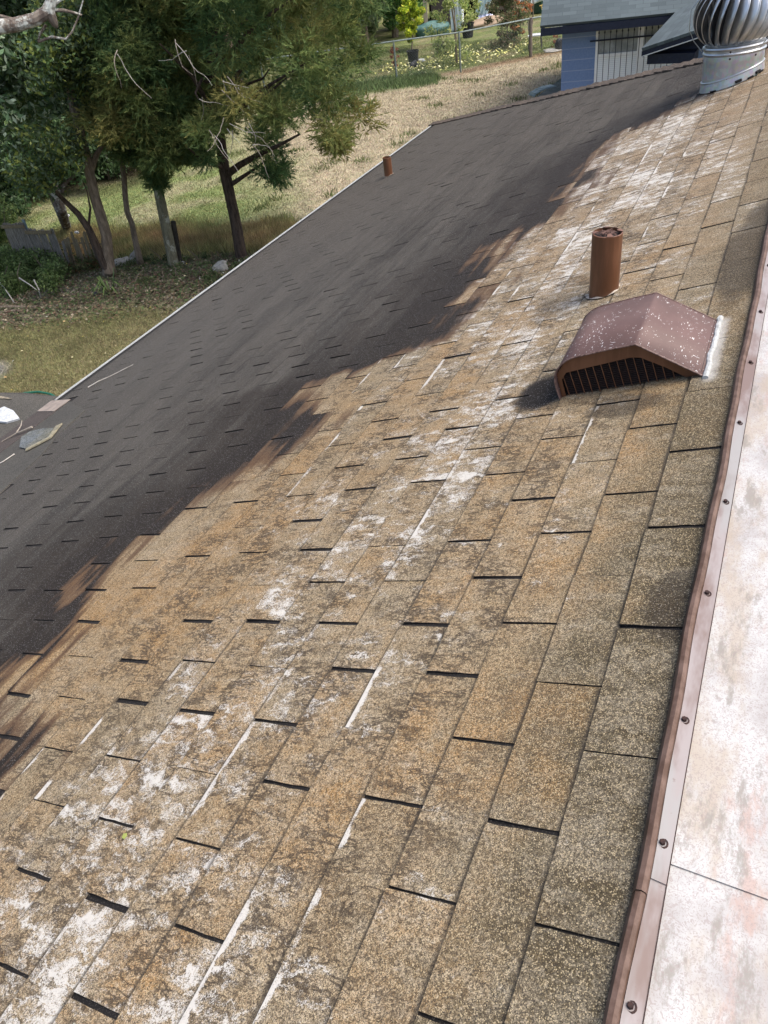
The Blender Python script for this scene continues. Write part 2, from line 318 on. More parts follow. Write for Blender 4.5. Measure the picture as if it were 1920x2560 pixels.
# ================================================================== HOUSE UNDER THE CAMERA
house = thing('shingle_roof_house', 'house with half-washed tan and black shingle hip roof filling the foreground', 'house')
X0, EXPO, TAB = 0.47835039, 0.12877548, 0.305
HIPA, HIPB = 7.07, .873
def build_shingles():
    me = bpy.data.meshes.new('shingle_surface'); vs = []; fs = []; uv = []; tb = []; cl = []; mi = []
    NC = 37
    def clip(poly):
        out = []
        for i in range(len(poly)):
            a, b = poly[i], poly[(i+1) % len(poly)]
            da, db = HIPA+HIPB*a[1]-a[0], HIPA+HIPB*b[1]-b[0]
            if da >= 0: out.append(a)
            if da*db < 0:
                t = da/(da-db); out.append(tuple(a[j]+(b[j]-a[j])*t for j in range(2)))
        return out
    for c in range(-1, NC):
        s0, s1 = (c-1)*EXPO, c*EXPO
        off = .5 if c % 2 else 0.
        if c < 0: s0 = -.16
        cj = rng.normal(0, .004)
        for k in range(-8, 38):
            if c >= 29 and X0+(k+1)*TAB < np.interp(s0, (3.6, 3.72, 3.86, 3.93, 4.39, 4.75), (2.0, 2.42, 2.68, 3.0, 3.25, 3.36)): continue   # roll roofing lies there
            if c < 0 and k < 9: continue
            g = abs(rng.normal(.0024, .0009))+.0014
            if rng.random() < .07: g = .0008
            a = X0+(k+off)*TAB+cj+g+rng.normal(0, .003); b = X0+(k+1+off)*TAB+cj-g+rng.normal(0, .003)
            j = rng.normal(0, .0016, 2)
            if a > 2.2: sh_ = min(.55, (a-2.2)*.25)*g; a -= sh_; b += sh_
            sg_ = np.linspace(0, 1, 6); ja, jb, jc = rng.normal(0, .0006, 6), rng.normal(0, .0006, 6), rng.normal(0, .0007, 6)
            p = clip([(a, s0+.0002), (b, s0+.0002)]+[(b+jb[q], s0+(s1+j[0]-s0)*sg_[q]) for q in range(1, 6)]+[(b+(a-b)*sg_[q], s1+j[0]+(j[1]-j[0])*sg_[q]+jc[q]) for q in range(1, 5)]+[(a+ja[q], s0+(s1+j[1]-s0)*sg_[q]) for q in range(5, 0, -1)])
            if len(p) < 3: continue
            lift = rng.random()*.0015+(.003 if rng.random() < .06 else 0)
            rr = (rng.random(), rng.random(), rng.random(), 1)
            n = len(p); base = len(vs)
            hh = []
            for q in p:
                v = (q[1]-s0)/EXPO; h = .0025+v*(.0026+lift); hh.append(h); vs.append(rf(q[0], q[1], h))
            for q in p: vs.append(rf(q[0], q[1], -.001))
            fs.append(tuple(base+i for i in range(n))); mi.append(0)
            for q in p: uv.append(q); tb.append((q[0]-a, (q[1]-s0)/EXPO)); cl.append(rr)
            for i in range(n):
                i2 = (i+1) % n; fs.append((base+i2, base+i, base+n+i, base+n+i2)); mi.append(1)
                for q in (p[i2], p[i], p[i], p[i2]): uv.append(q); tb.append((.1, .5)); cl.append(rr)
    me.from_pydata([tuple(v) for v in vs], [], fs); me.update()
    u1 = me.uv_layers.new(name='roof'); u1.data.foreach_set('uv', np.array(uv, np.float32).ravel())
    u2 = me.uv_layers.new(name='tab'); u2.data.foreach_set('uv', np.array(tb, np.float32).ravel())
    ca = me.color_attributes.new('rnd', 'FLOAT_COLOR', 'CORNER'); ca.data.foreach_set('color', np.array(cl, np.float32).ravel())
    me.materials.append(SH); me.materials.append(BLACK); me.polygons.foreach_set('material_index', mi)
    if me.polygons[0].normal @ Vector(NN) < 0: me.flip_normals()
    o = bpy.data.objects.new('shingle_surface', me); COL.objects.link(o); o.parent = house
    return o
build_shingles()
SE = 36*EXPO+.115   # eave distance down the slope
m = MB()
def hipx(s): return HIPA+HIPB*s
m.poly([rf(-2.2, -.128), rf(3.2, -.128), rf(3.2, -.16), rf(hipx(-.16), -.16), rf(hipx(SE), SE), rf(-2.2, SE)], NN*-.05); m.build('roof_deck', BLACK, house)
# far hip facet beyond the hip line
apex = rf(hipx(-.16), -.16, .006); c1 = rf(hipx(SE), SE, .006); c2 = V(c1[0], -c1[1]-.05, c1[2])
m = MB(); m.add([apex, c1, c2], [(0, 1, 2)]); hf = m.build('hip_facet', CAP_M, house)
# hip cap shingles
m = MB(); hp0, hp1 = rf(hipx(-.12), -.12), rf(hipx(SE), SE); L = np.linalg.norm(hp1-hp0); d = (hp1-hp0)/L
side = np.cross(d, NN); side /= np.linalg.norm(side)
sgn = 1 if side @ V(-1, 0, 0) > 0 else -1
inn = side*sgn
n2 = np.cross(c1-apex, c2-apex); n2 /= np.linalg.norm(n2); n2 *= np.sign(n2[2]); out = np.cross(n2, d); out /= np.linalg.norm(out); out *= np.sign(out @ V(1, 0, 0))
i = 0; t = L
while t > -.1:
    a = max(t-.155, -.12); j = rng.normal(0, .006, 4); th = .012
    p = []
    for tt, hh in ((a, .008), (t, .016+abs(j[3]))):
        b0 = hp0+d*tt
        p += [b0+inn*(.095+j[0])+NN*hh, b0+V(0, 0, hh+.010), b0+out*(.095+j[1])+n2*hh]
    p += [q-V(0, 0, .012) for q in p]
    m.add(p, [(0, 1, 4, 3), (1, 2, 5, 4), (6, 9, 10, 7), (7, 10, 11, 8), (0, 3, 9, 6), (2, 8, 11, 5), (3, 4, 10, 9), (4, 5, 11, 10), (0, 6, 7, 1), (1, 7, 8, 2)])
    t -= .127
m.build('hip_cap', CAP_M, house)
# white drip edge, fascia and walls
m = MB()
for a in np.arange(3.42, hipx(SE), 1.52):
    b = min(a+1.517, hipx(SE)+.02); h = .008+rng.random()*.003
    m.poly([rf(a, SE-.012, h), rf(b, SE-.012, h), rf(b, SE+.028, h-.004), rf(a, SE+.028, h-.004)], V(0, 0, -.06))
m.build('drip_edge', WHITEP, house)
STUCCO = simple('stucco', (.45, .42, .36), (.40, .37, .32), 30, .9)
eY, eZ = rf(0, SE)[1], rf(0, SE)[2]
MB().box((4.5, 0, eZ/2-.15), (6.2, eY-.45, eZ/2-.16)).build('wall', STUCCO, house)
MB().box((5.2, eY+.004, eZ-.14), (5.9, .015, .09)).build('fascia', WHITEP, house)
# roll roofing transition in the near low corner
m = MB(); m.poly([rf(-2.2, 3.60, .007), rf(2.02, 3.63, .007), rf(2.45, 3.72, .010), rf(2.72, 3.86, .010), rf(3.03, 3.93, .012), rf(3.28, 4.39, .012), rf(-2.2, 4.39, .012)], NN*-.012)
m.build('roll_roofing', ROLL_M, house)
m = MB(); m.poly([rf(-2.2, 4.397, .014), rf(3.27, 4.397, .014), rf(3.37, 4.745, .014), rf(-2.2, 4.745, .014)], NN*-.012); m.build('edge_band', BAND_M, house)
m = MB(); m.poly([rf(3.14, 4.41, .0185), rf(3.30, 4.40, .0185), rf(3.385, 4.74, .0185), rf(3.23, 4.735, .0185)], NN*-.003)
m.build('bare_patch', simple('pinkish_felt', (.30, .25, .21), (.20, .17, .15), 18, .9), house)
m = MB(); m.poly([rf(2.57, 4.00, .019), rf(2.68, 3.90, .019), rf(2.82, 4.02, .019), rf(2.86, 4.20, .019), rf(2.86, 4.36, .019), rf(2.80, 4.375, .019), rf(2.63, 4.17, .019)], NN*-.006)
m.build('granule_patch', speckle_mat('grey_granules', (.11, .125, .135), (.12, .115, .08), 110), house)
m = MB(); m.poly([rf(2.545, 3.99, .0235), rf(2.665, 3.865, .0235), rf(2.86, 3.975, .0235), rf(2.835, 4.015, .0235), rf(2.68, 3.905, .0235), rf(2.575, 4.02, .0235)], NN*-.008)
m.build('patch_edge', simple('tan_sealant', (.30, .27, .18), (.18, .165, .12), 30, .8), house)
# lower flat roof beyond the near eave
fz = eZ+.008
m = MB(); m.poly([(-2.2, eY+.004, fz), (3.47, eY+.004, fz), (3.43, 4.96, fz+.012), (3.36, 5.3, fz+.006), (3.3, 6.1, fz), (-2.2, 6.1, fz)], (0, 0, -.10))
m.build('flat_roof', ROLL_M, house)
MB().box((.5, 5.3, 1.1), (2.5, .6, 1.1)).build('porch_wall', STUCCO, house)
# metal roof to the right of the ridge, with its brown edge flashing
mz = CAMZ-1.13
def mp(x, y, h=0): return V(x, y, mz+h+(y+.03)*.05)
m = MB()
for a, b, hh in ((-2.2, .6145, -.004), (.6115, 3.3, -.001), (3.297, 7.2, -.004)):
    m.poly([mp(a, -.026, hh), mp(b, -.026, hh), mp(b, -2.5, hh), mp(a, -2.5, hh)], V(0, 0, -.0015))
m.build('metal_roof', METAL_W, house)
m = MB(); m.poly([(-2.2, -.03, mz-.02), (7.0, -.03, mz-.02), (7.0, -4.9, eZ), (-2.2, -4.9, eZ)], (0, 0, -.04)); m.build('rear_slope', BLACK, house)
def strip(x0, x1, h, name, mat, ph):
    m = MB(); xs = np.linspace(x0, x1, int((x1-x0)/.05)+2); wv = .0018*np.sin(xs*7+ph)+.0012*np.sin(xs*19+ph)
    for i in range(len(xs)-1):
        a, b = xs[i], xs[i+1]; w0, w1 = wv[i], wv[i+1]
        m.poly([mp(a, -.010+w0, h+.003), mp(b, -.010+w1, h+.003), mp(b, -.0335, h), mp(a, -.0335, h)], V(0, 0, -.002))
    return m.build(name, mat, house)
strip(-2.2, .59, .0035, 'edge_flashing', FLASH, 0); fl = strip(.575, 7.0, .0065, 'edge_flashing', FLASH, 0)
m = MB(); xs = np.arange(-2.2, 7.0, .05)
for i in range(len(xs)-1):
    a, b = xs[i], xs[i+1]; f = lambda x: .0018*math.sin(x*7)+.0013*math.sin(x*19)
    h = .006 if b > .58 else .003
    pts = []
    for x in (a, b):
        y = f(x); top = .0105+.002*math.sin(x*9+1)
        pts.append([mp(x, -.0095+y, h+.002), mp(x, -.007+y, h+top*.7), mp(x, -.001+y, h+top), mp(x, .006+y, h+top*.6), mp(x, .010+y, h-.012), mp(x, .010+y, -.05)])
    A, B = pts
    for q in range(5): m.add([A[q], B[q], B[q+1], A[q+1]], [(0, 1, 2, 3)])
m.build('flashing_lip', LIP, house, smooth=True)
m = MB()
for a in np.arange(-2.2, 7.0, .2): m.poly([mp(a, -.0337, .0045), mp(a+.2, -.0337, .0045), mp(a+.2, -.0352, .0045), mp(a, -.0352, .0045)], V(0, 0, -.004))
m.build('dark_seam', RUST, house)  # thin dark line where the flashing strip meets the metal sheet
first = None
for X, y in ((.405, -.0165), (.633, -.019), (.859, -.018), (1.167, -.017), (1.462, -.020), (1.787, -.019), (2.1, -.019), (2.423, -.021), (2.78, -.02), (.16, -.018)):
    c = mp(X, y, .0065 if X > .58 else .0035)
    if first is None:
        m = MB(); m.lathe(c, [(.0085, 0), (.0088, .0014), (.0062, .0024)], 14); m.lathe(c, [(.0046, .0018), (.0046, .0065), (.0040, .0074), (.0001, .0076)], 6)
        m.lathe(c, [(.0075, 0), (.0001, .0001)], 14)
        first = m.build('screw', RUST, fl); c0 = c
    else:
        o = first.copy(); COL.objects.link(o); o.parent = fl; o.location = Vector(c-c0)
# ================================================================== THINGS ON THE ROOF
BROWN = NT('brown_paint', .42, 0, .5)
o = BROWN.obj(); nb = BROWN.noise(BROWN.mapv(o, (9, 9, 1.5)), 3, 5, .6); BROWN.col(BROWN.mix(BROWN.ramp(nb, .4, .65), (.115, .046, .020), (.16, .068, .033))); BROWN = BROWN.m
def pipe_vent(name, label, X, s, r, h, mesh):
    b = rf(X, s); t = thing(name, label, 'vent pipe', b)
    m = MB(); m.lathe(b, [(r, -.10), (r, h), (r-.004, h+.0015), (r-.004, h-.12)], 40); m.build('pipe', BROWN, t, True)
    # caulk collar following the slope
    m = MB(); n = 40; ra = r+.001
    P = []
    for rr, hh in ((r+.0005, .008), (r+.007+0, .006), (r+.012, .009)):
        for k in range(n):
            an = 2*math.pi*k/n; x, y = math.cos(an)*rr, math.sin(an)*rr; P.append(b+V(x, y, -y*math.tan(SLOPE)+hh+ (.004*math.sin(an*5) if rr == r+.0005 else 0)))
    F = [(i*n+k, i*n+(k+1) % n, (i+1)*n+(k+1) % n, (i+1)*n+k) for i in range(2) for k in range(n)]
    m.add(P, F); m.build('caulk_ring', simple('old_caulk', (.50, .45, .38), (.30, .25, .2), 60, .8), t, True)
    if mesh:
        m = MB()
        for k in range(46):
            an = random.random()*6.28; q = random.random()*r*.85; c = b+V(math.cos(an)*q, math.sin(an)*q, h-.004+random.random()*.006)
            a2 = random.random()*3.14; l = .008+random.random()*.022; dd = V(math.cos(a2)*l, math.sin(a2)*l, random.uniform(-.004, .007))
            m.tube([c-dd, c+V(0, 0, .003), c+dd], .0008, 4)
        m.build('screen', simple('rusty_wire', (.10, .05, .04), (.2, .12, .1), 90, .8), t)
        m = MB(); m.lathe(b, [(r-.006, h-.010), (.001, h-.006)], 24); m.build('plug', BLACK, t)
        for k in range(4):
            an = k*1.6+.3; w_ = .16+.1*random.random(); pts = [b+V(math.cos(an+dq)*rr, math.sin(an+dq)*rr, h+.003+(.004 if rr < r-.01 else 0)) for rr, dq in ((r, -w_), (r, w_), (r-.020, w_*.8), (r-.020, -w_*.8))]
            MB().poly(pts, (0, 0, -.0015)).build('rim_tab', simple('faded_brown', (.17, .09, .07), (.12, .06, .04), 60, .7), t)
    return t
pipe_vent('vent_pipe', 'large brown vent pipe standing on tan shingles uphill of the box vent', 2.93, .44, .056, .238, True)
pipe_vent('vent_pipe', 'small brown vent pipe on the dark shingles beside the white eave edge', 8.02, 3.97, .046, .195, False)
# box vent -------------------------------------------------------
def box_vent():
    b = rf(2.25, .18); t = thing('box_vent', 'brown sheet-metal box vent with scratched top and louvred front opening', 'roof vent', b)
    prof = [(-.040, .006), (-.032, .010), (.114, .1355), (.122, .142), (.130, .1422), (.20, .1425), (.300, .1395), (.312, .1388), (.326, .1355), (.340, .130), (.354, .122), (.367, .111), (.377, .099), (.384, .085), (.388, .068), (.3895, .05), (.390, .03), (.389, .006)]
    m = NT('scratched_brown', .62, 0, .5); o = m.obj()
    base = m.mix(m.ramp(m.noise(o, 9, 4), .35, .65), (.105, .058, .049), (.13, .074, .063))
    def scr(rot, sc, th, off):
        v = m.mapv(o, sc, off, (0, 0, rot)); dn = m.vor(v, 1.0, 'F1'); return m.ramp(dn, th, th*.55)
    s1 = scr(.5, (20, 75, 30), .13, (0, 0, 0)); s2 = scr(-.7, (16, 90, 30), .14, (3, 1, 0)); s3 = m.ramp(m.vor(o, 90, 'F1'), .11, .06); s4 = scr(1.2, (30, 150, 60), .14, (7, 2, 0))
    mk = m.math('MAXIMUM', m.math('MAXIMUM', s1, s2), m.math('MAXIMUM', s3, s4)); mk = m.math('MAXIMUM', mk, m.math('MAXIMUM', m.ramp(m.noise(m.mapv(o, (1, 2.2, 1), (1, 1, 1), (0, 0, .8)), 75, 2, .5), .69, .71), m.ramp(m.noise(m.mapv(o, (3, 1, 1), (2, 1, 1), (0, 0, -.5)), 42, 2, .5), .70, .72))); mk = m.math('MULTIPLY', mk, m.ramp(m.noise(o, 11, 3, .6), .40, .52))
    m.col(m.mix(mk, base, (.60, .58, .56))); TOP = m.m
    xa, xb = 2.08, 2.435
    # shell: top sheet with thickness
    m = MB()
    np_ = len(prof); m.add([rf(X, *q) for X in (xa, xb) for q in prof], [(i, i+1, np_+i+1, np_+i) for i in range(np_-1)])
    hd = m.build('hood', TOP, t, True); so_ = hd.modifiers.new('s', 'SOLIDIFY'); so_.thickness = .002
    # folded rims front and back
    for X in (xa, xb):
        MB().tube([rf(X, s_, h_) for s_, h_ in prof], .0026, 8).build('folded_rim', simple('rim_metal', (.20, .13, .11), (.08, .045, .035), 70, .5), t, True)
    # back panel
    m = MB(); m.add([rf(xb-.004, s_, h_-.001) for s_, h_ in prof], [tuple(range(len(prof)))]); m.build('back_panel', BROWN, t)
    # front panel recessed 8 mm with opening cut: frame polygons round the louvre
    xf = xa+.014
    inner = [(.014, .006), (.060, .046), (.122, .092), (.150, .098), (.350, .088), (.370, .066), (.374, .006)]
    outer = [(-.028, .006), (.052, .078), (.122, .138), (.165, .138), (.340, .128), (.380, .088), (.387, .006)]
    m = MB()
    for i in range(len(inner)-1):
        m.poly([rf(xf, *outer[i]), rf(xf, *outer[i+1]), rf(xf, *inner[i+1]), rf(xf, *inner[i])], V(.002, 0, 0))
    m.build('front_panel', BROWN, t)
    def top_at(s_):
        for i in range(len(inner)-1):
            if inner[i][0] <= s_ <= inner[i+1][0]:
                f = (s_-inner[i][0])/(inner[i+1][0]-inner[i][0]+1e-9); return inner[i][1]+f*(inner[i+1][1]-inner[i][1])
        return .006
    m = MB()
    for s_ in np.arange(.045, .37, .0245):
        h = top_at(s_); m.box(rf(xf+.004, s_, h/2+.002), (.0012, .0011, h/2), (EX, E1, NN))
    m.build('louvre_bar', BROWN, t)
    m = MB(); h = .010
    while h < .092:
        ss = [s_ for s_ in np.arange(.022, .37, .002) if top_at(s_) > h]
        if ss: m.box(rf(xf+.009, (ss[0]+ss[-1])/2, h), (.003, (ss[-1]-ss[0])/2, .0008), (EX, E1, NN*.8+EX*.6))
        h += .0062
    m.build('screen_slats', simple('dark_brown', (.045, .022, .014), (.02, .012, .01), 80, .6), t)
    m = MB(); m.poly([rf(xf+.03, -.03, .0), rf(xf+.03, .122, .135), rf(xf+.03, .33, .128), rf(xf+.03, .383, .08), rf(xf+.03, .383, 0)], V(.002, 0, 0)); m.build('inner_baffle', BLACK, t)
    m = MB(); m.poly([rf(xa+.02, .386, .0125), rf(xb-.005, .386, .0125), rf(xb-.005, -.03, .0125), rf(xa+.02, -.03, .0125)], NN*-.002); m.build('base_flange', BLACK, t)
    # caulk bead along the uphill side
    m = MB(); pts = []
    for k, x in enumerate(np.linspace(xa-.015, xb+.02, 26)): pts.append(rf(x, -.043+rng.normal(0, .0015), .006))
    m.tube(pts, [.0075+rng.random()*.0025 for _ in pts], 8); m.build('caulk_bead', simple('white_caulk', (.46, .47, .46), (.30, .31, .30), 50, .6), t, True)
box_vent()
# turbine vent ---------------------------------------------------
def turbine():
    b = rf(6.30, .30); t = thing('turbine_vent', 'galvanised spinning turbine vent with curved fins near the roof hip', 'turbine vent', b)
    gal = NT('galvanised', .33, .9, .5); o = gal.obj(); n = gal.noise(o, 7, 5, .6); gal.col(gal.mix(gal.ramp(n, .35, .65), (.42, .43, .43), (.60, .61, .61)))
    gal.L(gal.ramp(gal.noise(o, 18, 4), .3, .7, .28, .5), gal.b.inputs['Roughness']); gal = gal.m
    dull = NT('dull_galvanised', .5, .55, .5); o = dull.obj(); v = dull.vor(o, 45, 'F1', 1); nn = dull.noise(dull.mapv(o, (3, 3, .6)), 4, 5, .6)
    c = dull.mix(dull.ramp(nn, .35, .65), (.40, .42, .42), (.52, .54, .54)); c = dull.mix(.12, c, v); c = dull.mix(dull.ramp(dull.noise(dull.mapv(o, (1, 1, .5)), 26, 5, .7), .66, .74, 0, .6), c, (.30, .26, .2)); dull.col(c); dull = dull.m
    ax = V(.03, .06, 1.0); ax /= np.linalg.norm(ax)
    rb = .188
    m = MB(); m.lathe(b, [(rb-.006, -.13), (rb-.006, .01), (rb, .012), (rb, .135), (rb+.001, .137), (rb+.001, .178)], 64, ax); m.build('collar', dull, t, True)
    m = MB(); m.lathe(b, [(rb+.001, .178), (rb+.006, .183), (rb+.010, .190), (rb+.006, .197), (rb+.002, .200), (rb+.002, .208), (rb+.009, .214), (rb+.012, .221), (rb+.008, .229), (rb-.004, .233)], 64, ax); m.build('bead_ring', gal, t, True)
    # base bead following the slope
    a = np.cross(ax, V(0, 1, 0)); a /= np.linalg.norm(a); c_ = np.cross(ax, a)
    def on_slope(r, up):
        P = []
        for k in range(65):
            an = 2*math.pi*k/64; q = b+(a*math.cos(an)+c_*math.sin(an))*r; tt = ((rf(0, 0, up)-q) @ NN)/(ax @ NN); P.append(q+ax*tt)
        return P
    MB().tube(on_slope(rb+.002, .062), .006, 8, False).build('base_bead', gal, t, True)
    P0_, P1_ = on_slope(rb+.004, .060), on_slope(rb+.010, .009)
    m = MB(); m.add(P0_[:64]+P1_[:64], [(k, (k+1) % 64, 64+(k+1) % 64, 64+k) for k in range(64)]); m.build('base_skirt', dull, t, True)
    for k, an in enumerate((5.75, .25, .62, .95, 1.15)):
        P = on_slope(rb+.012, .012+.01*(k % 2)); i = int(an/6.283*64) % 64; MB().tube([P[i+j] for j in range(3)], .006+.003*(k % 2), 6).build('tar_spot', BLACK, t, True)
    for an, z in ((6.25, .204), (6.25, .165), (.85, .165), (6.2, .052), (4.9, .15), (.05, .022)):
        q = b+(a*math.cos(an)+c_*math.sin(an))*(rb+.002)+ax*z; MB().lathe(q, [(.006, -.002), (.006, .002), (.001, .004)], 8, a*math.cos(an)+c_*math.sin(an)).build('rivet', RUST, t)
    # spinning head
    zb, H, rN, rM = .236, .315, .176, .268
    NF = 24
    m = MB(); m.lathe(b, [(rN-.03, zb-.02), (rN-.03, zb+H)], 32, ax); m.build('inner_drum', simple('dark_interior', (.02, .02, .022), (.035, .035, .035), 20, .8), t)
    m = MB(); m.lathe(b, [(rN+.004, zb-.006), (rN+.008, zb+.002), (rN, zb+.008), (rN-.03, zb+.008)], 64, ax); m.build('lower_ring', gal, t, True)
    m = MB(); m.lathe(b, [(rN-.02, zb+H-.01), (rN-.02, zb+H+.004), (.06, zb+H+.035), (.001, zb+H+.04)], 48, ax); m.build('top_cap', gal, t, True)
    src = None
    for i in range(NF):
        a0 = 2*math.pi*i/NF
        rows = []
        for k in range(15):
            f = k/14; z = zb+.004+f*H; bulge = math.sin(math.pi*f)**.72
            R0 = rN+(rM-rN)*bulge; row = []
            tw = .55*(f-.5)*0.6
            for q in range(6):
                g = q/5; an = a0+tw-g*(.285); rr = R0-(.072*bulge+.004)*g**1.1+.006*math.sin(g*math.pi)
                row.append(b+(a*math.cos(an)+c_*math.sin(an))*rr+ax*z)
            rows.append(row)
        m = MB(); n = 6; m.add([p for r_ in rows for p in r_], [(k*n+q, k*n+q+1, (k+1)*n+q+1, (k+1)*n+q) for k in range(14) for q in range(5)])
        o = m.build('fin', gal, t, True); so_ = o.modifiers.new('s', 'SOLIDIFY'); so_.thickness = .0012
        MB().tube([r_[0] for r_ in rows], .0030, 6).build('fin_edge', gal, o, True)
    # outer brace wires
    for an in (4.75, .95, 2.85):
        e = a*math.cos(an)+c_*math.sin(an)
        MB().tube([b+e*(rb+.012)+ax*.20, b+e*(rM-.01)+ax*.27, b+e*(rM+.022)+ax*.34, b+e*(rM+.018)+ax*.45, b+e*.19+ax*.57, b+ax*.61], .0028, 6).build('brace', gal, t, True)
turbine()
TWIG = simple('bare_twig', (.34, .30, .25), (.22, .19, .15), 40, .9)
PALE = simple('pale_twig', (.50, .47, .42), (.34, .31, .27), 40, .9)
def stick(name, label, pts, r, mat, cat='twig'):
    q = V(*pts[0]); o = MB().tube([V(*p) for p in pts], [r*(1-.6*i/(len(pts)-1)) for i in range(len(pts))], 6).build(name, mat, None, True); tag(o, label, cat); return o
stick('twig', 'long pale twig lying on the dark shingles near the white eave edge', [rf(3.47, 4.38, .016), rf(3.53, 4.32, .02), rf(3.58, 4.24, .017), rf(3.66, 4.13, .02), rf(3.70, 4.09, .018)], .0038, PALE)
o = stick('twig', 'forked grey twig lying over the seam beside the grey granule patch', [rf(2.90, 4.36, .03), rf(2.86, 4.45, .03), rf(2.86, 4.50, .028), rf(2.79, 4.60, .02)], .008, TWIG)
MB().tube([rf(2.86, 4.50, .03), rf(2.95, 4.55, .04), rf(3.02, 4.62, .05)], [.005, .004, .002], 6).build('side_shoot', TWIG, o)
stick('twig', 'short thin pale twig on roll roofing at the left picture edge', [rf(2.54, 4.11, .017), rf(2.46, 4.13, .018), rf(2.42, 4.17, .017), rf(2.38, 4.25, .017)], .004, PALE)
m = MB(); z = fz+.004
pl = [(3.03, 4.86), (3.12, 5.0), (3.20, 4.92), (3.175, 4.80), (3.12, 4.69), (3.05, 4.75)]
m.poly([(a, b_, z+.016+.012*math.sin(a*30)) for a, b_ in pl], (0, 0, -.014)); tag(m.build('foam_piece', simple('chipped_white', (.52, .54, .55), (.34, .36, .37), 40, .8, 0, .5), None), 'jagged white broken board piece lying on the dark flat roof', 'broken board')
m = MB(); m.poly([(3.30, 5.30, fz+.012), (3.34, 5.1, fz+.014), (3.33, 4.98, fz+.013), (3.31, 5.1, fz+.012), (3.27, 5.3, fz+.012)], (0, 0, -.004)); m.build('pale_streak', simple('dry_pollen', (.28, .24, .17), (.16, .14, .11), 30, .9), house)
lf = MB(); q = rf(.45, .905, .006); lf.poly([rf(.445, .90, .012), rf(.452, .897, .013), rf(.458, .903, .013), rf(.455, .911, .013), rf(.447, .909, .012)], NN*-.001)
tag(lf.build('leaf', simple('yellow_green', (.35, .38, .10), (.28, .32, .08), 50), None), 'tiny yellow-green leaf lying in a shingle slot near the bottom left', 'leaf')
#@@GROUND@@
# ================================================================== GROUND
def blob2(P, c, r, soft=.5, ns=0):
    d = np.hypot((P[:, 0]-c[0])/r[0], (P[:, 1]-c[1])/r[1]); return np.clip((1-d)/soft+.5, 0, 1)
def wob(P, f, seed):
    r_ = np.random.default_rng(seed); v = np.zeros(len(P))
    for i in range(6):
        a = r_.uniform(0, 6.28); k = f*(1+i*.7); v += np.sin(P[:, 0]*k*math.cos(a)+P[:, 1]*k*math.sin(a)+r_.uniform(0, 6.28))/(1+i*.5)
    return v/3
def seg_d(P, a, b):
    a, b = np.array(a, float), np.array(b, float); ab = b-a; t = np.clip(((P[:, :2]-a)@ab)/(ab@ab), 0, 1)
    return np.linalg.norm(P[:, :2]-(a+t[:, None]*ab), axis=1)
FENCE = [(25.2, 16.6), (27.2, 12.5), (28.1, 10.5), (30.0, 8.6), (32.3, 6.3)]
def ground_col(P):
    P = P[:, :2]; X, Y = P[:, 0], P[:, 1]
    az = np.degrees(np.arctan2(Y, X)); dist = np.hypot(X, Y); w1 = wob(P, .5, 1); w2 = wob(P, 1.6, 2); w3 = wob(P, 4, 3)
    olive = np.array([.165, .16, .075]); green = np.array([.17, .205, .08]); tan = np.array([.36, .31, .215]); dirt = np.array([.17, .15, .10]); brown = np.array([.20, .15, .08])
    c = np.tile(olive, (len(P), 1))
    f = np.clip(w1*.6+w2*.5+.35, 0, 1)[:, None]*.55; c = c*(1-f)+np.array([.25, .215, .125])*f
    far = np.clip((dist-15.5)/1.2, 0, 1)[:, None]; c = c*(1-far)+green*far
    t = np.clip((38.5-az)/7+(w1*.3+w2*.25)+(dist-22)*.03, 0, 1)[:, None]*far
    t2 = np.clip((.1+w2*.8+w3*.3), 0, .6)[:, None]*far; t = np.maximum(t, t2); c = c*(1-t)+tan*t
    g = np.clip(w2*.9+w3*.6-.55, 0, 1)[:, None]*far*.8; c = c*(1-g)+green*g
    # litter strip under the trees
    d = seg_d(P, (8.6, 13.6), (11.1, 8.0)); k = np.clip((1.15+w2*.35-d)/.35, 0, 1)[:, None]; c = c*(1-k)+dirt*k
    d = seg_d(P, (11.7, 13.6), (13.1, 8.0)); k = np.clip((1.0+w2*.3-d)/.5, 0, 1)[:, None]*.8; c = c*(1-k)+brown*k
    d = seg_d(P, (9.4, 12.1), (9.9, 10.5)); k = np.clip((.22+w3*.10-d)/.15, 0, 1)[:, None]; c = c*(1-k)+np.array([.30, .265, .21])*k
    k = blob2(P, (6.9, 10.7), (.35, .4), .6)[:, None]; c = c*(1-k)+np.array([.26, .25, .22])*k
    # lush strip on the near side of the chain-link fence; yard beyond it
    fd = np.min([seg_d(P, FENCE[i], FENCE[i+1]) for i in range(4)], axis=0)
    a, b = np.array(FENCE[1]), np.array(FENCE[3]); nrm = np.array([-(b-a)[1], (b-a)[0]]); nrm /= np.linalg.norm(nrm); nrm *= np.sign(nrm@np.array([1, 0.5])); sd_ = (P-a)@nrm
    bey = np.clip(sd_/.4+.5, 0, 1)[:, None]; gb = np.array([.13, .155, .055]); tt = np.clip(w2*.6+w3*.5+.1, 0, .7)[:, None]; gb = gb*(1-tt)+np.array([.25, .21, .13])*tt
    c = c*(1-bey)+gb*bey
    k = np.clip((1.5-seg_d(P, (24.6, 16.5), (26.9, 12.0)))/.7+w2*.3, 0, 1)[:, None]*(1-bey)*.9; c = c*(1-k)+np.array([.12, .165, .07])*k
    k = (np.clip((.5-fd)/.3, 0, 1)*np.clip((23-az)/3, 0, 1))[:, None]*.6; c = c*(1-k)+np.array([.24, .15, .09])*k
    # dark brown woodland floor
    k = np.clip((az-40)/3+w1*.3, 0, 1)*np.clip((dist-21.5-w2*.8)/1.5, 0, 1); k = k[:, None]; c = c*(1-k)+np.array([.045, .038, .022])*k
    return c
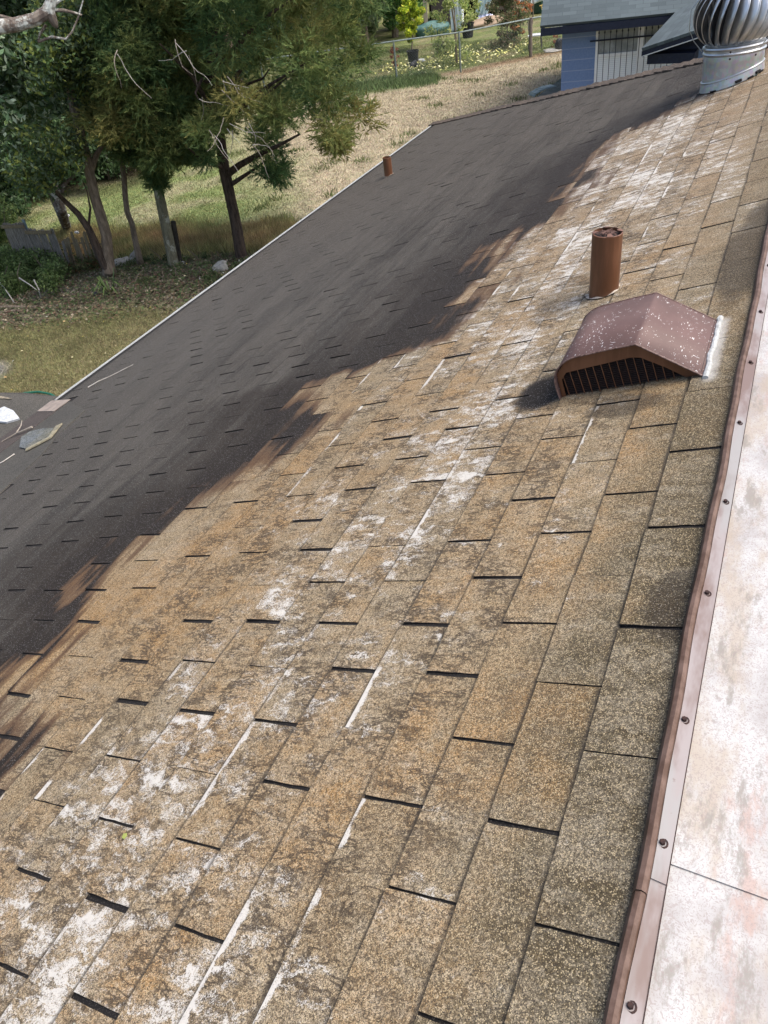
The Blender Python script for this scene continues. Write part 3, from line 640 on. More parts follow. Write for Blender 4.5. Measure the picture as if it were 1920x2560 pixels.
def ground_z(P):
    d = seg_d(P, (8.2, 14.6), (11.6, 7.6)); return .12*np.exp(-(d/1.1)**2)+.03*wob(P[:, :2], .8, 9)
def ground_mat():
    m = NT('lawn', .95, 0, .1); c = m.attr('col'); o = m.obj()
    a = m.noise(o, 22, 6, .75); b = m.noise(m.mapv(o, (1, 1, 1), (4, 4, 0)), 3, 5, .65); v = m.n('ShaderNodeSeparateColor'); m.L(m.vor(o, 9, 'F1', 1), v.inputs[0])
    s_ = m.n('ShaderNodeVectorMath', operation='SCALE'); m.L(c, s_.inputs[0])
    m.L(m.math('MULTIPLY', m.ramp(a, .3, .7, .65, 1.35), m.ramp(b, .3, .7, .75, 1.25)), s_.inputs['Scale']); c = s_.outputs[0]
    h = m.n('ShaderNodeHueSaturation'); m.L(c, h.inputs['Color']); m.L(m.ramp(m.noise(o, 8, 4, .7), .3, .7, .47, .53), h.inputs['Hue']); c = h.outputs[0]
    m.col(c); m.bump(a, .8, .04); return m.m
def grid(name, xs, ys, zoff=0):
    Xg, Yg = np.meshgrid(xs, ys, indexing='ij'); P = np.stack([Xg.ravel(), Yg.ravel(), np.zeros(Xg.size)], 1); P[:, 2] = ground_z(P)+zoff
    nx, ny = len(xs), len(ys); i = np.arange(nx-1)[:, None]*ny+np.arange(ny-1)[None]; F = np.stack([i, i+ny, i+ny+1, i+1], -1).reshape(-1, 4)
    me = bpy.data.meshes.new(name); me.vertices.add(len(P)); me.vertices.foreach_set('co', P.astype(np.float32).ravel())
    me.loops.add(F.size); me.loops.foreach_set('vertex_index', F.astype(np.int32).ravel()); me.polygons.add(len(F))
    me.polygons.foreach_set('loop_start', np.arange(0, F.size, 4, dtype=np.int32)); me.polygons.foreach_set('loop_total', np.full(len(F), 4, dtype=np.int32)); me.update(calc_edges=True)
    cc = ground_col(P); a = me.color_attributes.new('col', 'FLOAT_COLOR', 'POINT'); a.data.foreach_set('color', np.concatenate([cc, np.ones((len(P), 1))], 1).astype(np.float32).ravel())
    me.polygons.foreach_set('use_smooth', [True]*len(F)); me.materials.append(GM)
    o = bpy.data.objects.new(name, me); COL.objects.link(o); o['kind'] = 'structure'; return o
GM = ground_mat()
gx = np.concatenate([np.arange(-250, -10, 20), np.arange(-10, 3, 1.), np.arange(3, 42, .16), np.arange(42, 80, 1.), np.arange(80, 420, 20)])
gy = np.concatenate([np.arange(-250, -8, 15), np.arange(-8, 0, 1), np.arange(0, 22, .16), np.arange(22, 60, 1), np.arange(60, 420, 20)])
grid('lawn', gx, gy)
def inview(P, pad=.06):
    q = P-V(0, 0, CAMZ); d = q@_f; x = (q@CR)/d*FPX/960; y = (q@CU)/d*FPX/1280
    return (d > 0) & (np.abs(x) < 1+pad) & (np.abs(y) < 1+pad)
GRASS_M = attr_mat('grass_blades', .8, .3, .25, 2.0)
def blades(name, P, h, wd, colf, lean=.5, jit=.3, n=3):
    N = len(P); P = P.copy(); P[:, 2] = ground_z(P)-.004
    an = rng.uniform(0, 2*np.pi, N); up = np.stack([np.cos(an)*lean*rng.random(N), np.sin(an)*lean*rng.random(N), np.ones(N)], 1)*(h*rng.uniform(.5, 1.3, N))[:, None]
    a2 = rng.uniform(0, 2*np.pi, N); sd_ = np.stack([np.cos(a2), np.sin(a2), np.zeros(N)], 1)*(wd*rng.uniform(.6, 1.4, N))[:, None]
    v = np.stack([P-sd_, P+sd_, P+up], 1); c = colf(P); c = c*rng.uniform(1-jit, 1+jit*1.6, (N, 1))*rng.uniform(.9, 1.1, (N, 3))
    o = tri_mesh(name, v, 3, np.concatenate([c, np.ones((N, 1))], 1), GRASS_M); o['kind'] = 'stuff'; o['label'] = name.replace('_', ' '); return o
def scatter(n, x0, x1, y0, y1, dens=None):
    P = np.stack([rng.uniform(x0, x1, n), rng.uniform(y0, y1, n), np.zeros(n)], 1); P = P[inview(P)]
    if dens is not None: P = P[rng.random(len(P)) < dens(P)]
    return P
azf = lambda P: np.degrees(np.arctan2(P[:, 1], P[:, 0])); dsf = lambda P: np.hypot(P[:, 0], P[:, 1])
near = scatter(420000, 5.5, 13, 5, 17, lambda P: np.clip((15.5-dsf(P)), 0, 1)*(.25+.75*(seg_d(P, (8.6, 13.6), (11.1, 8.0)) > 1.1)))
o = blades('short_lawn_grass', near, .035, .006, lambda P: ground_col(P)*1.15, .9); o['label'] = 'short patchy olive grass on the near lawn'; o['category'] = 'grass'
mid = scatter(480000, 10, 34, 5, 24, lambda P: (dsf(P) > 14.5)*.8)
o = blades('rough_dry_grass', mid, .04, .009, lambda P: ground_col(P)*1.12, 1.0, .2); o['label'] = 'rough green and straw-coloured grass on the far lawn'; o['category'] = 'grass'
P = scatter(200000, 10.5, 14.5, 6, 15.5, lambda P: np.clip(1.25-np.abs(seg_d(P, (11.9, 14.0), (12.9, 8.0)))*1.1+wob(P, 2.5, 5)*.5, 0, 1)*(azf(P) > 33))
def weedc(P):
    t = np.clip(wob(P, 2.2, 6)*.7+.45, 0, 1)[:, None]; return np.array([.36, .25, .13])*t+np.array([.22, .25, .10])*(1-t)
o = blades('tall_weeds', P[:40000], .17, .007, weedc, .8, .5); o['label'] = 'rust and green tall weeds in a strip behind the tree trunks'; o['category'] = 'weeds'
k = V(25.7, 14.2); P = scatter(120000, 23, 29, 10, 18, lambda P: np.clip(1.2-seg_d(P, (24.9, 16.2), (27.0, 12.0))+wob(P, 2, 8)*.7, 0, 1)*.55)
o = blades('lush_fence_grass', P, .14, .014, lambda P: np.tile([.12, .165, .07], (len(P), 1))*(1+.3*wob(P, 3, 4))[:, None], .9, .5); o['label'] = 'lush dark green grass along the foot of the chain-link fence'; o['category'] = 'grass'
# scattered tufts on the dry lawn
cs = scatter(900, 13, 33, 5, 16, lambda P: (dsf(P) > 16)*(azf(P) < 38)*(seg_d(P, FENCE[1], FENCE[3]) > .4)); cs = cs[:75]
P = np.repeat(cs, 90, 0)+rng.normal(0, 1, (len(cs)*90, 3))*V(.16, .16, 0)
o = blades('green_tufts', P, .10, .010, lambda P: np.tile([.105, .14, .045], (len(P), 1)), .9, .4); o['label'] = 'small green tufts scattered over the straw-coloured lawn'; o['category'] = 'grass'
# fallen leaves and litter
LEAFM = attr_mat('leaf_litter', .7, .1, .2, 4)
def flakes(name, P, size, pal, label, cat, lift=.012):
    N = len(P); P = P.copy(); P[:, 2] = ground_z(P)+lift; a = rng.uniform(0, 6.28, N); s_ = size*rng.uniform(.5, 1.5, N)
    u = np.stack([np.cos(a), np.sin(a), rng.normal(0, .35, N)], 1)*s_[:, None]; v = np.stack([-np.sin(a), np.cos(a), rng.normal(0, .35, N)], 1)*(s_*.6)[:, None]
    q = np.stack([P-u, P-v, P+u, P+v], 1); pal = np.array(pal); c = pal[rng.integers(0, len(pal), N)]*rng.uniform(.7, 1.2, (N, 1))
    o = tri_mesh(name, q, 4, np.concatenate([c, np.ones((N, 1))], 1), LEAFM); o['kind'] = 'stuff'; o['label'] = label; o['category'] = cat; return o
P = scatter(60000, 7.5, 13.5, 6.5, 15, lambda P: np.clip(1.5-seg_d(P, (8.8, 13.2), (11.2, 8.0)), 0, 1))
flakes('leaf_litter', P[:22000], .024, [(.12, .075, .05), (.19, .13, .08), (.09, .13, .05), (.10, .14, .05), (.30, .25, .18), (.08, .055, .04), (.08, .11, .04), (.06, .085, .035)], 'brown leaf litter and twigs under the row of trees', 'leaf litter', .02)
P = scatter(2600, 5.5, 12, 5, 16, lambda P: (dsf(P) < 15.5)*.6); flakes('fallen_leaves', P[:260], .02, [(.55, .5, .3), (.6, .58, .5), (.5, .42, .1), (.35, .25, .12)], 'pale fallen leaves dotted over the near lawn', 'leaves', .035)
P = scatter(40000, 26, 36, 8, 16, lambda P: np.clip(2.1-seg_d(P, (29.4, 12.3), (31.6, 10.4)), 0, 1)**1.5)
flakes('yellow_petals', P[:750], .042, [(.75, .70, .25), (.80, .78, .45), (.6, .6, .2)], 'pale yellow fallen leaves below the citrus tree beyond the fence', 'fallen leaves', .08)
# ================================================================== VEGETATION
FOL = attr_mat('cedar_foliage', .75, .40, .22, 1.2); LEAF = attr_mat('broad_leaves', .5, .42, .2, 1.5)
def bark(name, a, b, l=None):
    m = NT(name, .9, 0, .15); o = m.obj(); n = m.noise(m.mapv(o, (1, 1, .22)), 22, 6, .7); c = m.mix(m.ramp(n, .35, .65), a, b)
    if l: c = m.mix(m.ramp(m.noise(o, 6, 6, .7), .50, .62), c, l)
    m.col(c); m.bump(n, .8, .02); return m.m
BK_CEDAR = bark('cedar_bark', (.035, .027, .022), (.095, .07, .055)); BK_GREY = bark('grey_bark', (.12, .095, .07), (.25, .20, .15)); BK_LICHEN = bark('lichen_bark', (.09, .07, .06), (.20, .17, .14), (.50, .52, .48))
BK_MOSS = bark('mossy_bark', (.12, .11, .075), (.22, .21, .14), (.34, .35, .29))
def cedar_leaves(cent, rad, tint, per, parent, L=.11, W=.011, name='crown', mat=None):
    """slim needle sprays fanned round twig points inside each clump"""
    cent = np.array(cent); K = len(cent); rad = np.array(rad); ntw = per//14; V_ = []; Cc = []
    tw = rng.normal(0, 1, (K, ntw, 3)); tw /= np.linalg.norm(tw, axis=2, keepdims=True); rr = rng.random((K, ntw, 1))**.45
    p = cent[:, None]+tw*rr*rad[:, None, None]*V(1, 1, .72); dirn = tw*V(1, 1, .5)+V(0, 0, .05)+rng.normal(0, .35, tw.shape); dirn /= np.linalg.norm(dirn, axis=2, keepdims=True)
    tn = np.clip(np.repeat(np.array(tint)[:, None], ntw, 1)+rng.normal(0, .13, (K, ntw))+.15*(tw[:, :, 2] > .3), 0, 1)
    p = np.repeat(p.reshape(-1, 3), 14, 0); d = np.repeat(dirn.reshape(-1, 3), 14, 0); tn = np.repeat(tn.ravel(), 14); N = len(p)
    st = p+d*rng.uniform(-.08, .16, (N, 1)); dd = d+rng.normal(0, .45, (N, 3)); dd /= np.linalg.norm(dd, axis=1, keepdims=True)
    sd_ = np.cross(dd, rng.normal(0, 1, (N, 3))); sd_ /= np.linalg.norm(sd_, axis=1, keepdims=True); ln = L*rng.uniform(.5, 1.5, (N, 1)); wd = W*rng.uniform(.6, 1.5, (N, 1))
    v = np.stack([st-sd_*wd, st+sd_*wd, st+dd*ln], 1)
    deep = np.array([.08, .15, .06]); mid_ = np.array([.18, .23, .075]); gold = np.array([.22, .20, .065]); t = tn[:, None]
    c = np.where(t < .5, deep*(1-2*t)+mid_*2*t, mid_*(2-2*t)+gold*(2*t-1))*rng.uniform(.7, 1.35, (N, 1))
    return tri_mesh(name, v, 3, np.concatenate([c, np.ones((N, 1))], 1), mat or FOL, parent)
def broad_leaves(cent, rad, per, pal, parent, size=.05, name='crown', flat=.8, jit=.3, mat=None):
    cent = np.array(cent); K = len(cent); rad = np.array(rad); tw = rng.normal(0, 1, (K, per, 3)); tw /= np.linalg.norm(tw, axis=2, keepdims=True)
    p = (cent[:, None]+tw*(rng.random((K, per, 1))**.5)*rad[:, None, None]*V(1, 1, flat)).reshape(-1, 3); N = len(p)
    u = rng.normal(0, 1, (N, 3)); u[:, 2] -= .4; u /= np.linalg.norm(u, axis=1, keepdims=True); v = np.cross(u, rng.normal(0, 1, (N, 3))); v /= np.linalg.norm(v, axis=1, keepdims=True)
    s_ = size*rng.uniform(.5, 1.4, (N, 1)); q = np.stack([p-u*s_, p-v*s_*.45, p+u*s_, p+v*s_*.45], 1); pal = np.array(pal)
    kc = np.repeat(rng.uniform(.75, 1.25, K), per)[:, None]; c = 1.8*pal[rng.integers(0, len(pal), N)]*rng.uniform(1-jit, 1+jit, (N, 1))*kc
    return tri_mesh(name, q, 4, np.concatenate([c, np.ones((N, 1))], 1), mat or LEAF, parent)
def wig(a, b, n, amp):
    a, b = V(*a), V(*b); return [a+(b-a)*i/n+(rng.normal(0, amp, 3) if 0 < i < n else 0) for i in range(n+1)]
def inpoly(x, y, poly):
    c = False; j = len(poly)-1
    for i in range(len(poly)):
        if (poly[i][1] > y) != (poly[j][1] > y) and x < (poly[j][0]-poly[i][0])*(y-poly[i][1])/(poly[j][1]-poly[i][1])+poly[i][0]: c = not c
        j = i
    return c
def outline_clumps(poly, n, dist, depth, r0, r1, seedtint):
    xs = [p[0] for p in poly]; ys = [p[1] for p in poly]; C_, R_, T_ = [], [], []; mx = (min(xs)+max(xs))/2; hw = (max(xs)-min(xs))/2
    while len(C_) < n:
        x, y = random.uniform(min(xs), max(xs)), random.uniform(min(ys), max(ys))
        if not inpoly(x, y, poly): continue
        e = math.sqrt(max(.05, 1-((x-mx)/hw)**2)); dd = dist+random.uniform(-1, 1)*depth*e
        C_.append(dp(x, y, dd)); R_.append(random.uniform(r0, r1)); T_.append(seedtint(x, y, (dd-dist)/depth))
    return C_, R_, T_
GT = 'trees along the near edge of the lawn'
# --- big cedar ---------------------------------------------------
b = gp(605, 668); tA = thing('cedar_tree', 'largest dark cedar, thick forked trunk rising just beyond the white eave edge', 'cedar tree', b, GT)
D0 = 14.6
trunk = [b-V(0, 0, .2), dp(603, 640, D0), dp(590, 560, D0), dp(575, 490, D0), dp(562, 430, D0), dp(556, 390, D0-.05), dp(545, 300, D0-.1), dp(535, 200, D0), dp(528, 80, D0), dp(520, -60, D0), dp(515, -200, D0), dp(515, -380, D0)]
tr_o = MB().tube(trunk, [.135, .11, .10, .095, .10, .09, .085, .095, .085, .07, .05, .02], 12).build('trunk', BK_CEDAR, tA, True)
def limb(pts, r, n='limb', mat=BK_CEDAR, par=None):
    MB().tube(pts, [r*(1-.8*i/(len(pts)-1)) for i in range(len(pts))], 7).build(n, mat, par, True)
limb([dp(562, 440, D0), dp(600, 412, D0-.3), dp(650, 385, D0-.8), dp(700, 362, D0-1.2), dp(750, 335, D0-1.5)], .07, par=tA)
limb([dp(572, 465, D0), dp(610, 440, D0-.2), dp(640, 420, D0-.2), dp(680, 392, D0)], .045, par=tA)
limb([dp(560, 420, D0), dp(530, 408, D0-.3), dp(500, 395, D0-.6), dp(470, 370, D0-1)], .05, par=tA)
limb([dp(548, 330, D0), dp(600, 270, D0-.6), dp(670, 215, D0-1.2), dp(760, 160, D0-1.6)], .055, par=tA)
limb([dp(540, 240, D0), dp(590, 190, D0+.3), dp(640, 130, D0+.5)], .06, par=tA)
limb([dp(545, 300, D0), dp(480, 190, D0-.6), dp(400, 110, D0-1)], .055, par=tA)
limb([dp(535, 180, D0), dp(640, 60, D0-.6), dp(780, -40, D0-1)], .055, par=tA)
for an in range(10):
    a0 = rng.uniform(0, 6.28); i = rng.integers(6, 11); p0 = trunk[i]; l = rng.uniform(1.2, 2.4); limb(wig(p0, p0+V(math.cos(a0)*l, math.sin(a0)*l, rng.uniform(-.2, .9)), 4, .08), .04, par=tA)
polyA = [(395, -420), (640, -700), (900, -420), (960, -60), (972, 60), (962, 130), (972, 150), (955, 185), (930, 235), (925, 266), (905, 305), (868, 345), (835, 350), (800, 335), (745, 345), (700, 355), (640, 335), (560, 330), (520, 345), (440, 300), (410, 200), (380, 60)]
def tintA(x, y, z): return .28+.30*math.sin(x*.017+y*.011+1)+.25*(-z)+random.uniform(-.2, .2)+(.22 if x > 780 else 0)
Cc, Rr, Tt = outline_clumps(polyA, 215, D0, 2.4, .22, .46, tintA)
Cc2, Rr2, Tt2 = outline_clumps([(815, 335), (870, 335), (840, 378)], 6, D0-1, .5, .10, .18, tintA); Cc3, Rr3, Tt3 = outline_clumps([(640, 350), (725, 370), (718, 415), (690, 455), (655, 430)], 12, D0-.6, .5, .12, .22, tintA)
Cc4, Rr4, Tt4 = outline_clumps([(465, 365), (530, 372), (510, 425), (480, 425)], 7, D0-.6, .5, .14, .24, lambda *a: .15)
cedar_leaves(Cc3+Cc4, Rr3+Rr4, Tt3+Tt4, 420, tA, .08, .0075, 'low_spray')
cedar_leaves(Cc+Cc2, Rr+Rr2, Tt+Tt2, 1050, tA, .075, .0085)
# bare dead twigs hanging through it
m_i = 0
for x, y in [(470, 130), (560, 200), (585, 215), (500, 240), (560, 290), (620, 310), (290, 130), (640, 360), (530, 330), (575, 330), (560, 215), (430, 100)]:
    for q in range(2):
        dd = D0-2.0-rng.random()*.3; p = dp(x+rng.normal(0, 8), y+rng.normal(0, 8), dd); d_ = V(rng.normal(0, .5), rng.normal(0, .5), -rng.uniform(.2, 1)); d_ /= np.linalg.norm(d_); P = [p]; n_ = rng.integers(4, 9)
        for k in range(n_): d_ = d_+rng.normal(0, .22, 3)+V(0, 0, -.05); d_ /= np.linalg.norm(d_); P.append(P[-1]+d_*.085)
        MB().tube(P, [.0065*(1-.7*k/n_) for k in range(n_+1)], 5).build('dead_twig', PALE if q else TWIG, tA, True)
# --- second cedar ------------------------------------------------
b = gp(437, 683); tB = thing('cedar_tree', 'slim cedar with mossy trunk beside a dark stump, left of the largest cedar', 'cedar tree', b, GT); D1 = 14.9
MB().tube([b-V(0, 0, .2), dp(434, 660, D1), dp(420, 590, D1), dp(405, 520, D1), dp(392, 455, D1), dp(378, 400, D1), dp(360, 300, D1), dp(345, 200, D1), dp(340, 80, D1), dp(335, -60, D1)], [.12, .10, .095, .09, .085, .08, .07, .06, .045, .02], 10).build('trunk', BK_MOSS, tB, True)
limb([dp(383, 420, D1), dp(420, 370, D1-.3), dp(450, 330, D1-.5)], .03, par=tB); limb([dp(362, 310, D1), dp(300, 260, D1-.4), dp(240, 240, D1-.7)], .035, par=tB); limb([dp(350, 230, D1), dp(400, 160, D1-.5), dp(450, 120, D1-.7)], .03, par=tB)
limb([dp(388, 440, D1), dp(402, 400, D1-.2), dp(430, 362, D1-.3)], .018, par=tB)
polyB = [(205, 180), (250, 120), (220, -40), (330, -220), (450, -60), (470, 100), (490, 200), (485, 300), (450, 350), (405, 425), (385, 440), (365, 400), (300, 370), (275, 330), (215, 300)]
Cc, Rr, Tt = outline_clumps(polyB, 120, D1, 1.3, .18, .38, lambda x, y, z: .22+.25*math.sin(x*.02-y*.013)-.2*z+random.uniform(-.15, .15)+(.2 if y > 200 else 0))
Ce, Re, Te = outline_clumps([(275, 300), (495, 290), (500, 375), (440, 425), (350, 400), (290, 370)], 34, D1, .9, .16, .3, lambda x, y, z: .2+random.uniform(-.1, .2)); Cc += Ce; Rr += Re; Tt += Te
Cc += [dp(390, 440, D1-.1), dp(385, 415, D1-.1), dp(395, 462, D1-.1)]; Rr += [.16, .2, .1]; Tt += [.15, .15, .1]
cedar_leaves(Cc, Rr, Tt, 1500, tB, .075, .0085)
# --- dark stump beside it ----------------------------------------
b = gp(448, 672); o = MB().tube([b-V(0, 0, .1), dp(445, 640, 15.0), dp(438, 590, 15.0), dp(433, 553, 15.0)], [.075, .07, .06, .045], 9).build('tree_stump', bark('charred_bark', (.02, .018, .016), (.06, .055, .045)), None, True); tag(o, 'thin black broken stump standing against the slim mossy trunk', 'stump')
# --- thin crooked tree -------------------------------------------
b = gp(352, 663); tC = thing('young_tree', 'thinnest crooked trunk, between the slim cedar and the forked grey tree', 'tree', b, GT); D2 = 15.4
MB().tube([b-V(0, 0, .15), dp(348, 645, D2), dp(338, 600, D2), dp(330, 560, D2), dp(318, 530, D2), dp(313, 490, D2), dp(310, 440, D2), dp(302, 390, D2), dp(285, 355, D2), dp(270, 290, D2), dp(262, 200, D2), dp(250, 60, D2)], [.085, .065, .055, .05, .05, .05, .048, .045, .045, .035, .03, .01], 9).build('trunk', BK_GREY, tC, True)
Cc, Rr, _t = outline_clumps([(215, 60), (320, 30), (330, 240), (270, 300), (210, 260)], 26, D2, 1.0, .2, .4, lambda *a: 0)
broad_leaves(Cc, Rr, 260, [(.05, .08, .03), (.035, .06, .025), (.09, .11, .04)], tC, .04)
# --- forked grey tree --------------------------------------------
b = gp(272, 688); tD = thing('forked_tree', 'grey tree forking at its base, one limb leaning left over the plank fence', 'tree', b, GT); D3 = 15.0
MB().tube([b-V(0, 0, .2), dp(272, 672, D3), dp(270, 640, D3), dp(266, 590, D3), dp(252, 540, D3), dp(236, 490, D3), dp(226, 440, D3), dp(218, 400, D3), dp(205, 350, D3), dp(192, 295, D3), dp(178, 245, D3), dp(170, 160, D3), dp(165, 60, D3), dp(165, -60, D3)], [.18, .12, .10, .095, .095, .09, .085, .08, .075, .08, .07, .06, .045, .02], 12).build('trunk', BK_GREY, tD, True)
limb([dp(268, 668, D3), dp(252, 640, D3), dp(236, 605, D3), dp(222, 572, D3), dp(196, 535, D3), dp(165, 505, D3), dp(140, 480, D3-.2), dp(125, 455, D3-.3)], .10, par=tD)
limb([dp(226, 425, D3), dp(240, 390, D3), dp(258, 360, D3), dp(272, 342, D3)], .07, mat=BK_GREY, par=tD)
limb([dp(150, 478, D3), dp(165, 455, D3), dp(188, 438, D3)], .06, mat=BK_LICHEN, par=tD)
limb([dp(222, 560, D3), dp(226, 520, D3-.1), dp(218, 480, D3-.1), dp(206, 450, D3-.1)], .025, par=tD)
Cc, Rr, _t = outline_clumps([(60, 330), (170, 290), (200, 380), (140, 450), (60, 480), (20, 420)], 22, D3-.2, .9, .22, .42, lambda *a: 0)
Cb, Rb, _t = outline_clumps([(60, 60), (190, 0), (250, 120), (200, 260), (110, 270)], 42, D3, 1.3, .25, .45, lambda *a: 0)
broad_leaves(Cc+Cb, Rr+Rb, 330, [(.05, .085, .03), (.04, .06, .03), (.10, .12, .03), (.07, .10, .06)], tD, .04)
# --- leaning dead snag behind ------------------------------------
b = gp(168, 572); o = MB().tube([b, dp(150, 520, 17.2), dp(128, 465, 17.2), dp(118, 440, 17.2)], [.10, .11, .12, .10], 10).build('leaning_snag', BK_LICHEN, None, True); tag(o, 'pale lichen-covered snag leaning behind the wooden plank fence', 'dead trunk')
# --- big broadleaf tree, left edge -------------------------------
b = V(12.6, 20.4, 0); tE = thing('broadleaf_tree', 'grey-green broadleaf tree filling the upper left edge with hanging leafy branches', 'tree', b, GT)
MB().tube([b-V(0, 0, .2), b+V(.1, -.1, 2), b+V(0, -.2, 4), b+V(.2, -.3, 6.5)], [.3, .25, .2, .08], 12).build('trunk', BK_GREY, tE, True)
Cc, Rr, _t = outline_clumps([(-200, -300), (100, -250), (190, 20), (150, 130), (135, 230), (110, 300), (60, 320), (-20, 330), (-200, 300)], 120, 16.5, 2.0, .3, .55, lambda *a: 0)
broad_leaves(Cc, Rr, 420, [(.06, .10, .05), (.04, .07, .035), (.11, .15, .09), (.20, .24, .18), (.06, .09, .03)], tE, .055)
# --- overhead lichen-covered limb --------------------------------
lb = thing('dead_limb', 'thick pale lichen-covered broken limb hanging in the top left corner', 'broken branch', dp(-150, 120, 9.0)); q = lambda x, y, d=9.0: dp(x, y, d)
MB().tube([q(-900, 500, 11.5)*V(1, 1, 0)-V(0, 0, .1), q(-900, 300, 11.5), q(-600, 190, 10.5), q(-150, 95), q(0, 66), (q(40, 62)), q(90, 48), q(118, 30), q(128, 5), q(132, -60)], [.25, .22, .2, .11, .065, .06, .055, .055, .05, .045], 12).build('main_limb', BK_LICHEN, lb, True)
MB().tube([q(120, 20), q(128, 42), q(138, 62), q(143, 70)], [.058, .048, .032, .01], 10).build('snapped_end', BK_LICHEN, lb, True)
for pts, r in (([q(128, 26), q(160, 26), q(185, 32), q(205, 38)], .018), ([q(30, 55), q(70, 44), q(110, 38)], .03), ([q(115, 62, 9.1), q(100, 85, 9.1), q(95, 105, 9.1)], .014), ([q(95, 105, 9.1), q(130, 92, 9.1), q(165, 98, 9.1), q(180, 80, 9.1), q(195, 45, 9.1), q(208, 0, 9.1)], .013), ([q(135, 10), q(150, 0), q(165, -25)], .02), ([q(0, 40), q(50, 52), q(115, 40)], .015)):
    MB().tube(pts, [r*(1-.5*i/(len(pts)-1)) for i in range(len(pts))], 7).build('side_branch', BK_LICHEN, lb, True)
# --- wood beyond the lawn ----------------------------------------
GB = 'trees of the wood beyond the lawn'; LB = 'dense dark green tree in the wood beyond the lawn'
def bushy(name, label, cat, base, h, r, n, per, pal, size, group=None, low=.12, trunkr=.18, mat=BK_GREY, hang=0):
    t = thing(name, label, cat, base, group); cs_, rs_ = [], []
    for i in range(n):
        f = low+(1-low)*rng.random()**.8; rr = r*math.sqrt(max(.04, 1-((f-.5)/.56)**2)); a = rng.uniform(0, 6.28); q_ = rr*math.sqrt(rng.random())
        cs_.append(V(*base)+V(math.cos(a)*q_, math.sin(a)*q_, f*h)); rs_.append(r*rng.uniform(.16, .34))
    MB().tube(wig(V(*base)-V(0, 0, .2), V(*base)+V(rng.normal(0, .1), rng.normal(0, .1), h*.85), 5, r*.05), [trunkr, trunkr*.8, trunkr*.7, trunkr*.5, trunkr*.3, trunkr*.1], 8).build('trunk', mat, t, True)
    for i in range(4):
        z0 = h*rng.uniform(.2, .6); c = cs_[rng.integers(0, n)]; limb(wig(V(*base)+V(0, 0, z0), c, 3, r*.04), trunkr*.4, mat=mat, par=t)
    broad_leaves(cs_, rs_, per, pal, t, size); return t
DK = [(.025, .045, .018), (.035, .065, .022), (.05, .08, .03), (.02, .035, .018), (.06, .085, .045)]
for x, y, h, r in ((16.2, 22.5, 8, 2.6), (18.6, 20.8, 8.5, 2.7), (20.8, 19.5, 8.5, 2.6), (22.8, 18.4, 8, 2.4), (24.9, 17.6, 7.5, 2.2), (15, 26, 10, 3.2), (20, 25, 10, 3.2), (24.5, 22.5, 9.5, 3), (28, 20.5, 9, 2.8), (31, 23, 10, 3.4), (27, 28, 11, 3.8), (35, 20.8, 8, 2.8), (39, 23, 9, 3.2)):
    bushy('forest_tree', LB, 'tree', V(x, y, 0), h, r, 75, 300, DK, .11, GB, .04)
for x, y, h, r in ((48, 24, 9, 4), (52, 18, 8, 4), (56, 11, 8, 4), (60, 3, 8, 4), (60, -6, 9, 4.5), (46, 30, 10, 4.5), (38, 34, 11, 4.5), (30, 38, 11, 4.5), (20, 38, 11, 4.5)):
    bushy('forest_tree', LB, 'tree', V(x, y, 0), h, r, 60, 240, DK, .2, GB, .04)
bushy('cedar_shrub', 'feathery grey-green cedar between the largest cedar and the yellow-green bush', 'tree', V(31.5, 15.6, 0), 4.2, 1.1, 45, 300, [(.08, .10, .05), (.05, .07, .035), (.11, .13, .07)], .07)
bushy('dark_bush', 'dark glossy bush behind the small yellow-green bush, left of the shed', 'bush', V(36.3, 16.6, 0), 3.6, 1.5, 45, 300, [(.03, .07, .02), (.05, .10, .03), (.09, .14, .04)], .08)
bushy('dark_bush', 'tall dark bush touching the left wall of the grey shed', 'bush', V(38.2, 17.4, 0), 4.2, 1.4, 45, 300, [(.03, .06, .02), (.05, .09, .03), (.08, .12, .04)], .09)
b = gp(1030, 124); bushy('yellow_bush', 'small bright yellow-green bush standing in the yard beyond the fence', 'bush', b, 1.75, .58, 40, 200, [(.26, .30, .03), (.36, .36, .05), (.12, .19, .03), (.20, .26, .03)], .05, None, .18, .04)
b = gp(1143, 156); t = bushy('citrus_tree', 'open light green citrus tree close behind the chain-link fence', 'tree', b, 3.3, .95, 46, 95, [(.16, .20, .06), (.24, .27, .09), (.09, .13, .04), (.30, .32, .14)], .05, None, .06, .05)
bushy('bronze_shrub', 'rounded bronze and green twiggy shrub leaning on the fence rail', 'shrub', gp(1268, 116), 1.75, .78, 50, 170, [(.10, .09, .045), (.05, .07, .03), (.17, .12, .08), (.07, .09, .04)], .04, None, .04, .03)
bushy('red_shrub', 'small orange-red leafed shrub just right of the bronze shrub', 'shrub', gp(1302, 98), 1.5, .40, 20, 140, [(.36, .13, .06), (.25, .16, .08), (.40, .20, .08)], .04, None, .1, .02)
bushy('withered_plant', 'withered red-brown plant against the fence beside the big cedar', 'plant', gp(990, 172), .72, .22, 14, 90, [(.20, .07, .04), (.12, .05, .03), (.3, .2, .12)], .035, None, .05, .012)
bushy('withered_plant', 'small rusty plant standing left of the blue house corner', 'plant', gp(1386, 120), .50, .14, 9, 70, [(.30, .12, .06), (.2, .09, .05)], .03, None, .05, .01)
bushy('eave_sapling', 'young leafy sapling peeking over the white eave near the small pipe', 'sapling', V(*(dp(925, 445, 10.6)[:2]), 0), dp(925, 425, 10.6)[2], .22, 6, 24, [(.05, .09, .03), (.04, .07, .03)], .06, None, .9, .02)
